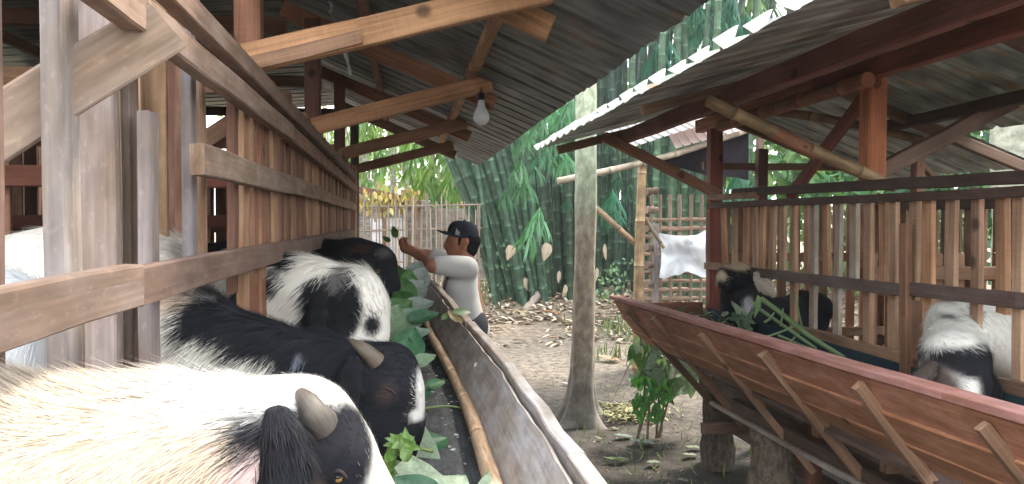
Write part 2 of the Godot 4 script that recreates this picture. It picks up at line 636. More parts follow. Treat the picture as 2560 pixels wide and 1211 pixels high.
# hanging ear: a flattened, drooping lobe from root over mid to tip, with short hair of its own
func ear(parent: Node3D, root: Vector3, mid: Vector3, tip: Vector3, wide: float, across: Vector3, paint: Callable) -> void:
	var b := []
	var last := []
	for i in 5:
		var f := i / 4.0
		var p := root.lerp(mid, f).lerp(mid.lerp(tip, f), f)
		var hw: float = wide * 0.36 * [0.35, 0.8, 1.0, 0.75, 0.3][i]
		var face := (tip - root).cross(across).normalized()
		var row := [p - across * hw - face * hw * 0.3, p + face * hw * 0.12, p + across * hw - face * hw * 0.3]
		if i > 0:
			for k in 3: b.append([last[k], 0.009, row[k], 0.009])
			b.append([row[0], 0.009, row[2], 0.009])
		last = row
	var d := body(b, 0.0065, 0.02)
	var o := put("ear", body_mesh(d, paint, spot(parent)), M.hide, parent)
	var way := (tip - root).normalized()
	coat(o, d, 4200, 0.034, 0.0012, func(_p): return way, paint, func(_p): return 1.0, func(_p): return 1.0, 0.25)

func ball(parent: Node3D, called: String, at: Vector3, r: float, tint: Color, mat: Material, squash := Vector3.ONE) -> MeshInstance3D:
	var s := SphereMesh.new()
	s.radius = r
	s.height = r * 2
	s.radial_segments = 16
	s.rings = 8
	var st := st_new()
	var arr := s.get_mesh_arrays()
	var cols := PackedColorArray()
	cols.resize(arr[Mesh.ARRAY_VERTEX].size())
	cols.fill(tint)
	arr[Mesh.ARRAY_COLOR] = cols
	var m := ArrayMesh.new()
	m.add_surface_from_arrays(Mesh.PRIMITIVE_TRIANGLES, arr)
	return put(called, m, mat, parent, Transform3D(Basis.from_scale(squash), at - spot(parent)))

func goat_eye(parent: Node3D, at: Vector3, towards: Vector3, r: float) -> void:
	var e := ball(parent, "eye", at, r, lin(0.30, 0.17, 0.05), M.wet)
	ball(e, "pupil", at + towards.normalized() * r * 0.55, r * 0.60, lin(0.01, 0.01, 0.01), M.wet, Vector3(1.0, 0.55, 1.0))

func goat_leg(bones: Array, hip: Vector3, floor_y: float, fore: bool, lean: Vector3) -> void:
	var drop := hip.y - floor_y
	var knee := hip + Vector3(0, -drop * (0.48 if fore else 0.40), 0) + lean * (0.02 if fore else 0.09)
	var hock := hip + Vector3(0, -drop * (0.70 if fore else 0.64), 0) + lean * (0.02 if fore else -0.09)
	var foot := Vector3(hip.x, floor_y + 0.02, hip.z) + lean * (0.02 if fore else -0.05)
	bones.append([hip, 0.085 if fore else 0.11, knee, 0.045 if fore else 0.06])
	bones.append([knee, 0.045 if fore else 0.06, hock, 0.03])
	bones.append([hock, 0.03, foot, 0.024])
	bones.append([foot, 0.03, foot + lean * 0.03, 0.026])

func at(x: float, y: float, t: float) -> Vector3:
	return Vector3(x, y, -t)

# ---------------------------------------------------------------- timber tones (real-world base colours)
const GREY := Color(0.30, 0.25, 0.225)
const PINKGREY := Color(0.36, 0.275, 0.245)
const BROWN := Color(0.26, 0.145, 0.085)
const TAN := Color(0.36, 0.22, 0.13)
const FRESH := Color(0.52, 0.27, 0.13)
const RED := Color(0.19, 0.066, 0.042)
const DARK := Color(0.10, 0.06, 0.045)
const CANE := Color(0.42, 0.29, 0.16)

func left_shed() -> void:
	var s := thing("goat_shed", "timber goat shed with slatted fence and zinc roof along the left side", "shed", at(-1.3, 0, 4.4))
	var fx := -0.48
	# big posts that carry the trusses, at every 1.62 m
	for k in 4:
		var t := 2.43 + 1.62 * k
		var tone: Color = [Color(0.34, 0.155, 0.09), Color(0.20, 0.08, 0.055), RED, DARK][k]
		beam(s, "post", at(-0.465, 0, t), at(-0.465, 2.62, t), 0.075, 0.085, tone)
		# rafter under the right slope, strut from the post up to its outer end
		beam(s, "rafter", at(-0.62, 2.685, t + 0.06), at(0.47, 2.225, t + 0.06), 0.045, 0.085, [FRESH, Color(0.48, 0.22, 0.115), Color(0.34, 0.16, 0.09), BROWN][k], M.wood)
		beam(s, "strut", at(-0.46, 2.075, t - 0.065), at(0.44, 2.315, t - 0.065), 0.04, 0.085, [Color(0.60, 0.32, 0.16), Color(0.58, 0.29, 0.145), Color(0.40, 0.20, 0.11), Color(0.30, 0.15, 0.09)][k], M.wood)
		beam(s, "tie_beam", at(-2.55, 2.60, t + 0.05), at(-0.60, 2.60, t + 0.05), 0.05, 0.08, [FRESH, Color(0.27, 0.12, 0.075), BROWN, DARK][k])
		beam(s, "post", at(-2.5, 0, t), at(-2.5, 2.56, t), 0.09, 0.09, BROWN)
	# wide plank on the upper side of the nearest strut
	beam(s, "splice_plank", at(-0.46, 2.055, 2.336), at(-0.13, 2.145, 2.336), 0.012, 0.04, Color(0.36, 0.20, 0.12))
	# purlins along the shed
	for q in [[0.33, 2.355, FRESH], [-0.19, 2.565, Color(0.33, 0.17, 0.10)], [-1.3, 2.69, BROWN], [-2.2, 2.62, BROWN]]:
		for k in 3:
			var t0 := 1.85 + 1.9 * k
			beam(s, "purlin", at(q[0], q[1], t0), at(q[0] + 0.01, q[1], t0 + 1.93), 0.045, 0.055, q[2])
	# roof sheets, right slope then left slope
	var up := at(-0.66, 2.775, 0) - at(0.775, 2.17, 0)
	for k in 8:
		var t0 := 1.72 + 0.8 * k
		ribbed(s, "roof_sheet", at(0.775 + rng.randf_range(-0.006, 0.006), 2.17 + 0.003 * k, t0), Vector3(0, 0, -0.84), up, 0.2, 0.014, shade(Color(0.285, 0.305, 0.315), 0.12))
		ribbed(s, "roof_sheet", at(-2.75, 2.62 + 0.003 * k, t0), Vector3(0, 0, -0.84), at(-0.66, 2.775, 0) - at(-2.75, 2.62, 0), 0.2, 0.022, shade(Color(0.32, 0.36, 0.36), 0.10))
	beam(s, "ridge_cap", at(-0.66, 2.80, 1.72), at(-0.66, 2.80, 8.1), 0.24, 0.012, Color(0.3, 0.3, 0.3), M.zinc)
	# rails of the feeding front
	beam(s, "neck_rail", on_x(-420, 896, -0.40), on_x(330, 715, -0.40), 0.03, 0.062, Color(0.215, 0.145, 0.11), M.old)
	beam(s, "neck_rail", on_x(330, 717, -0.40), on_x(880, 584, -0.40), 0.03, 0.060, Color(0.20, 0.125, 0.09), M.old)
	beam(s, "middle_rail", on_x(491, 398, -0.40), on_x(800, 485, -0.40), 0.028, 0.062, Color(0.28, 0.195, 0.14), M.old)
	beam(s, "middle_rail", on_x(795, 487, -0.40), on_x(886, 518, -0.40), 0.028, 0.055, Color(0.34, 0.20, 0.125), M.old)
	beam(s, "top_rail", on_x(150, -112, -0.40), on_x(720, 330, -0.40), 0.035, 0.055, Color(0.30, 0.20, 0.145), M.old)
	beam(s, "top_rail", on_x(715, 328, -0.40), on_x(888, 474, -0.40), 0.035, 0.055, Color(0.33, 0.19, 0.12), M.old)
	beam(s, "top_rail", on_x(330, -116, -0.40), on_x(886, 442, -0.40), 0.035, 0.05, Color(0.28, 0.18, 0.13), M.old)
	beam(s, "sill_board", at(-0.47, 0.96, 0.2), at(-0.47, 0.96, 7.4), 0.03, 0.14, BROWN, M.old)
	# uprights near the camera
	beam(s, "slat", at(-0.472, 0.8, 0.94), at(-0.472, 2.9, 0.94), 0.028, 0.05, Color(0.17, 0.10, 0.075), M.old)
	beam(s, "slat", at(-0.484, 0.8, 1.178), at(-0.484, 2.9, 1.178), 0.027, 0.066, Color(0.31, 0.26, 0.235), M.old)
	beam(s, "wide_board", at(-0.566, 0.8, 1.48), at(-0.566, 2.75, 1.48), 0.105, 0.035, Color(0.37, 0.285, 0.245), M.old)
	beam(s, "slat", at(-0.512, 0.8, 1.54), at(-0.512, 2.3, 1.54), 0.016, 0.05, Color(0.22, 0.155, 0.12), M.old)
	beam(s, "slat", at(-0.468, 0.8, 1.50), at(-0.468, 1.80, 1.50), 0.024, 0.05, Color(0.29, 0.235, 0.215), M.old)
	pole(s, "rough_slab", [at(-0.60, 0.8, 1.74), at(-0.602, 1.55, 1.75), at(-0.598, 1.95, 1.74), at(-0.60, 2.35, 1.74)], 0.035, 0.03, Color(0.40, 0.27, 0.16), M.old, 0.0, 10, 0.25)
	beam(s, "slat", at(-0.476, 0.95, 1.80), at(-0.476, 2.02, 1.80), 0.022, 0.045, Color(0.265, 0.225, 0.215), M.old)
	beam(s, "slat", at(-0.50, 0.95, 1.93), at(-0.50, 2.00, 1.93), 0.05, 0.04, Color(0.36, 0.22, 0.14), M.old)
	for q in [[-0.62, 2.05, 0.05, Color(0.50, 0.31, 0.18)], [-0.67, 1.99, 0.07, Color(0.46, 0.29, 0.17)], [-0.66, 2.36, 0.06, Color(0.24, 0.12, 0.08)], [-0.60, 2.20, 0.035, Color(0.30, 0.16, 0.10)]]:
		beam(s, "inner_slat", at(q[0], 0.8, q[1]), at(q[0] + 0.005, 2.25, q[1]), q[2], 0.025, q[3], M.old)
	# diagonal brace behind the first upright, over the top rail at its far end
	beam(s, "diagonal_brace", on_x(-160, 418, -0.625), on_x(415, 66, -0.362), 0.03, 0.082, Color(0.38, 0.28, 0.215), M.old)
	# the rest of the fence: every fourth slat reaches the floor, the others stop at the neck rail
	var t := 2.06
	var k := 0
	while t < 7.3:
		var wide := rng.randf_range(0.045, 0.08)
		var tone: Color = [Color(0.34, 0.18, 0.105), Color(0.22, 0.105, 0.07), Color(0.44, 0.24, 0.14), Color(0.25, 0.13, 0.09), Color(0.50, 0.29, 0.17)][rng.randi() % 5]
		var foot := 0.9 if k % 4 == 1 else 1.44 + rng.randf_range(-0.03, 0.02)
		beam(s, "slat", at(-0.438 + rng.randf_range(-0.005, 0.005), foot, t), at(-0.438 + rng.randf_range(-0.006, 0.006), rng.randf_range(2.03, 2.08), t), 0.02, wide, tone, M.old if k % 3 else M.wood)
		t += wide + rng.randf_range(0.02, 0.085)
		k += 1
	# dividers and the back wall of the stalls
	for q in [[2.75, 2.07, BROWN], [2.75, 1.75, RED], [4.6, 2.05, RED], [4.6, 1.6, RED], [6.2, 2.0, RED], [6.2, 1.55, RED]]:
		beam(s, "divider_rail", at(-2.45, q[1], q[0]), at(-0.52, q[1], q[0]), 0.04, 0.07, q[2], M.old)
	for q in [2.8, 4.65, 6.25]:
		for i in 9:
			beam(s, "divider_slat", at(-2.35 + i * 0.2, 0.8, q), at(-2.35 + i * 0.2 + rng.randf_range(-0.01, 0.01), 2.02, q), 0.075, 0.02, shade(Color(0.32, 0.17, 0.11), 0.3), M.old)
	beam(s, "divider_brace", at(-1.2, 1.5, 2.72), at(-0.55, 1.95, 2.72), 0.03, 0.06, Color(0.24, 0.13, 0.085), M.old)
	t = 1.2
	while t < 7.4:
		var wide := rng.randf_range(0.07, 0.11)
		beam(s, "back_slat", at(-2.42, 0.8, t), at(-2.42 + rng.randf_range(-0.01, 0.01), rng.randf_range(2.45, 2.58), t), 0.02, wide, shade(Color(0.30, 0.16, 0.11), 0.3), M.old)
		t += wide + rng.randf_range(0.01, 0.05)
	for y in [0.95, 1.55, 2.18]:
		beam(s, "back_rail", at(-2.39, y, 1.0), at(-2.39, y, 7.4), 0.03, 0.07, DARK, M.old)
	# boards that close the far end up to a man's height
	for i in 17:
		beam(s, "end_board", at(-2.36 + i * 0.112, 0.8, 7.45), at(-2.36 + i * 0.112, rng.randf_range(2.12, 2.25), 7.45), 0.10, 0.02, shade(Color(0.19, 0.10, 0.07), 0.25), M.old)
	# slatted floor and what it stands on
	t = 0.2
	while t < 7.4:
		beam(s, "floor_slat", at(-2.4, 0.735, t), at(-0.5, 0.735, t), 0.08, 0.025, shade(BROWN, 0.25), M.old)
		t += 0.105
	for x in [-2.4, -1.45, -0.5]:
		beam(s, "floor_beam", at(x, 0.67, 0.2), at(x, 0.67, 7.4), 0.07, 0.10, DARK, M.old)
		for q in [0.4, 2.0, 3.6, 5.2, 6.8]:
			beam(s, "floor_post", at(x, -0.05, q), at(x, 0.62, q), 0.10, 0.10, DARK, M.old)

func left_trough() -> void:
	var s := thing("feed_trough", "grey weathered plank feed trough full of leaves, left of the aisle", "feed trough", at(-0.1, 0.75, 3.2))
	var near := 0.35
	var end := 5.9
	# the base, the wall against the shed and the sloping outer plank
	var floor_tone := Color(0.075, 0.08, 0.085)
	for k in 3:
		var x0 := -0.44 + 0.222 * k
		beam(s, "base_board", at(x0 + 0.11, 0.985, near), at(x0 + 0.10 - 0.05, 0.985, end), 0.218, 0.02, shade(floor_tone, 0.06), M.stone, 0.0, 0.001)
	var lip := func(t: float) -> float: return lerpf(0.288, 0.150, clampf((t - 2.2) / 4.0, 0.0, 1.0))
	var cuts := [near, 1.35, 2.25, 3.2, 4.4, end]
	# outer plank: one long sheet of wood in one piece, bent along the cuts, cracked along its outer edge
	var st := st_new()
	var b := spot(s)
	var rows := 60
	st.set_smooth_group(-1)
	var ring := []
	for i in rows + 1:
		var t := lerpf(near, end, float(i) / rows)
		var x: float = lip.call(t)
		var w := 0.002 * sin(t * 9.0) + 0.006 * soft.get_noise_1d(t * 420.0)
		var n := 0.004 * soft.get_noise_1d(t * 500.0 + 90.0)
		ring.append([at(x - 0.090, 1.015 + n, t), at(x - 0.058, 1.092 + n, t), at(x - 0.020 + w, 1.168, t), at(x - 0.009 + w, 1.160, t), at(x - 0.05, 1.06, t), at(x - 0.078, 1.0, t)])
	for i in rows:
		for j in 6:
			var k := (j + 1) % 6
			for q in [[i, j, j], [i + 1, j, j], [i + 1, k, j + 1], [i, j, j], [i + 1, k, j + 1], [i, k, j + 1]]:
				st.set_color(Color(0.47, 0.415, 0.385))
				st.set_uv(Vector2(q[2] * 0.13, -ring[q[0]][q[1]].z / 3.0))
				st.add_vertex(ring[q[0]][q[1]] - b)
	st.generate_normals()
	put("outer_plank", st.commit(), M.old, s)
	# the split-off edge strip beyond the crack
	for k in cuts.size() - 1:
		var t0: float = cuts[k]
		var t1: float = cuts[k + 1]
		beam(s, "edge_strip", at(lip.call(t0) + 0.012 + rng.randf_range(-0.004, 0.004), 1.157, t0), at(lip.call(t1) + 0.012 + rng.randf_range(-0.004, 0.004), 1.157, t1), 0.032, 0.05, shade(Color(0.43, 0.375, 0.345), 0.1), M.old, 0.0, 0.003)
	var line := []
	for i in 15:
		var t := lerpf(near, end - 0.05, i / 14.0)
		line.append(at(lip.call(t) - 0.098 + 0.007 * sin(t * 3.0), 1.032 + 0.005 * sin(t * 4.0 + 1.0), t))
	pole(s, "bamboo_pole", line, 0.0225, 0.019, Color(0.44, 0.30, 0.195), M.old, 0.42, 10, 0.08)
	var bits := []
	var tones := []
	for k in 420:
		var tt := rng.randf_range(0.9, 4.2)
		var c := rng.randf_range(0.0025, 0.008)
		bits.append(Transform3D(Basis(Vector3.UP, rng.randf() * TAU).scaled_local(Vector3(c, c * 0.4, c * 1.6)), at(rng.randf_range(-0.30, 0.19), 0.998, tt) - spot(s)))
		tones.append(shade(Color(0.30, 0.31, 0.30), 0.4))
	var crumb := BoxMesh.new()
	many("feed_crumbs", crumb, M.litter, bits, tones, s)
	beam(s, "end_board", at(-0.44, 1.09, end), at(0.16, 1.09, end), 0.022, 0.19, GREY, M.old)
	for t in [0.8, 2.2, 3.6, 5.0]:
		beam(s, "bearer", at(-0.5, 0.95, t), at(0.27, 0.95, t), 0.05, 0.05, BROWN, M.old)
		beam(s, "leg", at(-0.5, 0.60, t + 0.06), at(0.25, 0.98, t + 0.06), 0.04, 0.05, BROWN, M.old)
		beam(s, "upright", at(0.235, 0.0, t), at(0.235, 0.93, t), 0.05, 0.05, BROWN, M.old)

func right_shed() -> void:
	var s := thing("goat_shed", "reddish timber goat shed with ribbed zinc roof and slatted pens on the right", "shed", at(2.7, 0, 3.2))
	var fx := 2.0
	var rt := Color(0.22, 0.07, 0.045)
	# posts in the plane of the feeding front
	for q in [[4.88, Color(0.26, 0.075, 0.05), 0.0], [3.14, Color(0.58, 0.21, 0.095), 1.735], [1.2, rt, 0.0]]:
		beam(s, "post", at(fx + 0.02, q[2], q[0]), at(fx + 0.02, 2.22, q[0]), 0.085, 0.085, q[1])
	# eave purlin, wall plate and struts
	beam(s, "eave_purlin", at(1.44, 2.16, 0.6), at(1.42, 2.15, 5.15), 0.05, 0.085, Color(0.31, 0.12, 0.09))
	beam(s, "wall_plate", at(fx, 2.255, 3.55), at(fx, 2.25, 5.1), 0.06, 0.085, Color(0.52, 0.19, 0.085))
	beam(s, "wall_plate", at(fx, 2.255, 0.6), at(fx, 2.255, 3.56), 0.06, 0.085, Color(0.32, 0.10, 0.065))
	pole(s, "bamboo_plate", [at(fx - 0.06, 2.19, 4.6), at(fx - 0.06, 2.20, 3.05)], 0.034, 0.034, Color(0.38, 0.17, 0.09), M.wood, 0.4)
	beam(s, "strut", on_t(1510, 342, 4.86), on_t(1795, 486, 4.80), 0.04, 0.065, Color(0.38, 0.18, 0.10))
	pole(s, "bamboo_strut", [far(1772, 252, 3.12), far(1935, 330, 3.2)], 0.026, 0.026, CANE, M.cane, 0.34)
	pole(s, "bamboo_strut", [far(1925, 326, 3.22), far(2040, 384, 3.26)], 0.03, 0.03, Color(0.36, 0.16, 0.085), M.wood, 0.0)
	pole(s, "bamboo_strut", [far(2025, 372, 3.24), far(2200, 450, 3.36)], 0.026, 0.026, CANE, M.cane, 0.34)
	beam(s, "brace", far(2158, 250, 3.55), far(1975, 492, 4.25), 0.035, 0.06, Color(0.28, 0.085, 0.06))
	ball(s, "post_stub", far(2188, 205, 3.34), 0.03, rt, M.wood, Vector3(0.9, 1.3, 1.0))
	# beams towards the back of the shed
	beam(s, "back_beam", far(2176, 440, 3.42), far(2600, 218, 3.62), 0.045, 0.07, Color(0.22, 0.14, 0.10))
	beam(s, "purlin", at(2.62, 2.12, 3.9), at(2.62, 2.16, 0.8), 0.05, 0.06, DARK)
	pole(s, "bamboo_tie", [far(1880, 270, 4.6), far(2110, 305, 4.4), far(2308, 352, 4.2)], 0.028, 0.026, Color(0.30, 0.21, 0.12), M.cane, 0.4)
	beam(s, "inner_post", at(2.78, 0, 3.9), at(2.78, 2.05, 3.9), 0.055, 0.055, Color(0.27, 0.14, 0.085))
	beam(s, "inner_brace", far(2290, 395, 4.3), far(2340, 450, 4.4), 0.03, 0.03, BROWN)
	beam(s, "inner_post", at(2.45, 0, 5.1), at(2.45, 2.1, 5.1), 0.07, 0.07, Color(0.17, 0.085, 0.06))
	beam(s, "gable_tie", at(2.05, 1.985, 5.16), at(3.5, 1.985, 5.16), 0.04, 0.05, Color(0.27, 0.19, 0.13))
	beam(s, "rafter", at(1.0, 2.075, 3.2), at(2.06, 2.35, 3.2), 0.05, 0.04, BROWN)
	for t in [1.48, 5.05]:
		beam(s, "rafter", at(1.0, 2.07, t), at(2.05, 2.345, t), 0.05, 0.055, BROWN)
	for t in [1.5, 2.6, 3.75, 5.05]:
		beam(s, "rafter", at(2.05, 2.345, t), at(3.42 if t > 3.7 else 2.95, 1.84 if t > 3.7 else 2.01, t), 0.045, 0.055, Color(0.20, 0.12, 0.08))
	# roof: front slope, then the back slope, deeper in its far half
	var up := at(2.05, 2.40, 0) - at(0.93, 2.10, 0)
	for k in 7:
		var t0 := 0.6 + 0.8 * (k - 1) + 0.0
		if t0 < 1.3: continue
		ribbed(s, "roof_sheet", at(0.93 + rng.randf_range(-0.003, 0.003), 2.10 + 0.003 * k, t0), Vector3(0, 0, -0.84), up, 0.2, 0.024, shade(Color(0.58, 0.62, 0.61), 0.08))
		var deep := t0 > 3.5
		var e := at(3.45, 1.885, t0) if deep else at(2.98, 2.055, t0)
		ribbed(s, "roof_sheet", e + Vector3(0, 0.003 * k, 0), Vector3(0, 0, -0.84), at(2.05, 2.40, t0) - e, 0.2, 0.024, shade(Color(0.48, 0.57, 0.53), 0.08))
	beam(s, "ridge_cap", at(2.05, 2.432, 1.4), at(2.05, 2.432, 5.4), 0.22, 0.012, Color(0.3, 0.3, 0.3), M.zinc)
	# pale translucent eave pieces, one between each pair of ribs
	var t := 1.42
	while t < 5.36:
		var st := st_new()
		st.set_smooth_group(-1)
		var wob := rng.randf_range(-0.006, 0.006)
		var y1 := 2.118 + wob
		var p := [at(0.905, 2.104, t + rng.randf_range(0.04, 0.07)), at(0.905, 2.094, t + rng.randf_range(0.09, 0.13)), at(0.895, 2.128 + wob, t + rng.randf_range(0.155, 0.178)), at(0.895, 2.130 + wob, t + 0.012)]
		var q := []
		for v in p: q.append(v + Vector3(0.012, 0.004, 0))
		for f in [[p[0], p[1], p[2], p[3]], [q[3], q[2], q[1], q[0]], [p[0], q[0], q[1], p[1]], [p[1], q[1], q[2], p[2]], [p[2], q[2], q[3], p[3]], [p[3], q[3], q[0], p[0]]]:
			for i in [0, 1, 2, 0, 2, 3]:
				st.set_color(Color(0.93, 0.93, 0.92))
				st.add_vertex(f[i] - spot(s))
		st.generate_normals()
		put("eave_lip", st.commit(), M.film, s)
		t += 0.2
	# rails of the feeding front
	beam(s, "top_rail", on_x(1838, 482, 1.97), on_x(2760, 432, 1.97), 0.035, 0.045, Color(0.10, 0.065, 0.055), M.old)
	beam(s, "top_rail", on_x(1772, 515, 1.96), on_x(2760, 470, 1.96), 0.03, 0.035, Color(0.12, 0.075, 0.06), M.old)
	beam(s, "top_rail", on_x(1772, 494, 1.95), on_x(1892, 488, 1.95), 0.03, 0.035, Color(0.33, 0.20, 0.14), M.old)
	beam(s, "neck_rail", on_x(1766, 664, 1.965), on_x(1812, 668, 1.965), 0.03, 0.045, Color(0.35, 0.23, 0.16), M.old)
	beam(s, "neck_rail", on_x(1868, 678, 1.965), on_x(2270, 728, 1.965), 0.03, 0.05, Color(0.17, 0.125, 0.115), M.old)
	beam(s, "neck_rail", on_x(2262, 722, 1.96), on_x(2800, 780, 1.96), 0.03, 0.052, Color(0.15, 0.10, 0.085), M.old)
	beam(s, "sill_board", on_x(1990, 828, 1.975), on_x(2270, 905, 1.975), 0.03, 0.065, Color(0.33, 0.20, 0.12), M.wood)
	beam(s, "sill_board", on_x(2262, 908, 1.972), on_x(2700, 1010, 1.972), 0.03, 0.055, Color(0.22, 0.125, 0.08), M.wood)
	beam(s, "stall_post", on_x(2265, 990, 1.945), on_x(2265, 560, 1.945), 0.028, 0.045, Color(0.30, 0.16, 0.095), M.wood)
	# slats of the feeding front, at the places the photograph shows
	for q in [[1812, 0, 1], [1837, 0, 2], [1868, 0, 1], [1886, 0, 2], [1909, 0, 3], [1934, 0, 0], [1960, 0, 0], [1985, 1, 0], [2016, 0, 3], [2037, 1, 4], [2065, 0, 3], [2098, 1, 4], [2134, 0, 4], [2172, 1, 0], [2213, 0, 3], [2238, 1, 0], [2287, 0, 0], [2322, 1, 3], [2382, 0, 2], [2448, 1, 2], [2510, 0, 3], [2551, 1, 0], [2640, 1, 0], [2740, 1, 0]]:
		var tone: Color = [Color(0.50, 0.32, 0.20), Color(0.45, 0.235, 0.135), Color(0.44, 0.27, 0.175), Color(0.52, 0.29, 0.16), Color(0.46, 0.38, 0.31)][q[2]]
		var top := on_x(q[0] + rng.randf_range(-4, 4), 500, 1.995)
		var foot := on_x(q[0] + rng.randf_range(-4, 4), 700, 1.995)
		top.y = 1.715
		foot.y = 0.95 if q[1] else 1.29
		beam(s, "slat", foot, top, 0.022, rng.randf_range(0.042, 0.055), tone, M.wood if q[2] != 4 else M.old)
	# back and end walls of the pens, the divider between them
	var z := 0.9
	while z < 5.0:
		beam(s, "back_slat", at(3.25, 0.55, z), at(3.25, 1.72, z), 0.02, rng.randf_range(0.05, 0.08), shade(Color(0.28, 0.15, 0.09), 0.3), M.old)
		z += rng.randf_range(0.085, 0.125)
	for y in [0.8, 1.3, 1.70]:
		beam(s, "back_rail", at(3.22, y, 0.8), at(3.22, y, 5.0), 0.03, 0.06, DARK, M.old)
	for i in 12:
		beam(s, "end_slat", at(2.12 + i * 0.1, 0.55, 4.93), at(2.12 + i * 0.1, 1.72, 4.93), 0.06, 0.02, shade(Color(0.32, 0.17, 0.10), 0.35), M.old)
		if i < 11: beam(s, "divider_slat", at(2.12 + i * 0.11, 0.55, 3.3), at(2.12 + i * 0.11, 1.45, 3.3), 0.06, 0.02, shade(Color(0.28, 0.15, 0.09), 0.35), M.old)
	for y in [0.85, 1.36]:
		beam(s, "end_rail", at(2.05, y, 4.89), at(3.25, y, 4.89), 0.03, 0.06, BROWN, M.old)
		beam(s, "divider_rail", at(2.05, y, 3.26), at(3.25, y, 3.26), 0.03, 0.06, BROWN, M.old)
	# raised floor, its joists and the feet it stands on
	z = 0.5
	while z < 5.0:
		beam(s, "floor_slat", at(2.02, 0.60, z), at(3.25, 0.60, z), 0.07, 0.022, shade(BROWN, 0.3), M.old)
		z += 0.10
	for x in [2.0, 2.62, 3.25]:
		beam(s, "floor_beam", at(x, 0.53, 0.5), at(x, 0.53, 5.0), 0.06, 0.10, Color(0.15, 0.095, 0.075), M.old)
	beam(s, "lower_rail", on_x(1778, 1008, 1.72), on_x(2240, 1262, 1.72), 0.022, 0.022, Color(0.42, 0.34, 0.28), M.old)
	beam(s, "lower_beam", at(1.76, 0.60, 3.95), at(1.76, 0.60, 0.8), 0.04, 0.09, Color(0.13, 0.075, 0.055), M.old)
	for q in [4.4, 3.75, 3.2, 2.7, 2.2, 1.7]:
		beam(s, "joist", at(1.80, 0.665, q), at(2.55, 0.665, q), 0.05, 0.045, Color(0.32, 0.19, 0.12), M.old)
		beam(s, "joist", at(1.70, 0.40, q - 0.15), at(3.2, 0.40, q - 0.15), 0.06, 0.06, Color(0.20, 0.12, 0.085), M.old)
	for q in [3.45, 2.6, 2.05]:
		beam(s, "short_post", at(1.93, 0.0, q), at(1.93, 0.95, q), 0.07, 0.07, Color(0.20, 0.085, 0.055), M.old)
	beam(s, "long_rail", at(1.98, 0.80, 4.7), at(1.98, 0.78, 0.8), 0.03, 0.06, Color(0.18, 0.11, 0.085), M.old)
	beam(s, "long_rail", at(2.05, 0.30, 4.7), at(2.05, 0.30, 0.8), 0.05, 0.07, Color(0.16, 0.10, 0.08), M.old)
	# footing: a squat mossy concrete block
	var st := st_new()
	var c := at(1.78, 0, 3.62)
	for f in 4:
		pass
	pole(s, "footing", [at(1.80, -0.1, 3.60), at(1.80, 0.25, 3.60), at(1.80, 0.565, 3.60)], 0.135, 0.115, Color(0.24, 0.19, 0.15), M.stone, 0.0, 8, 0.12)
	pole(s, "footing", [at(2.0, -0.1, 4.75), at(2.0, 0.2, 4.75), at(2.0, 0.5, 4.75)], 0.12, 0.10, Color(0.16, 0.13, 0.11), M.stone, 0.0, 8, 0.12)
	pole(s, "footing", [at(1.95, -0.1, 1.5), at(1.95, 0.2, 1.5), at(1.95, 0.48, 1.5)], 0.12, 0.10, Color(0.16, 0.13, 0.11), M.stone, 0.0, 8, 0.12)

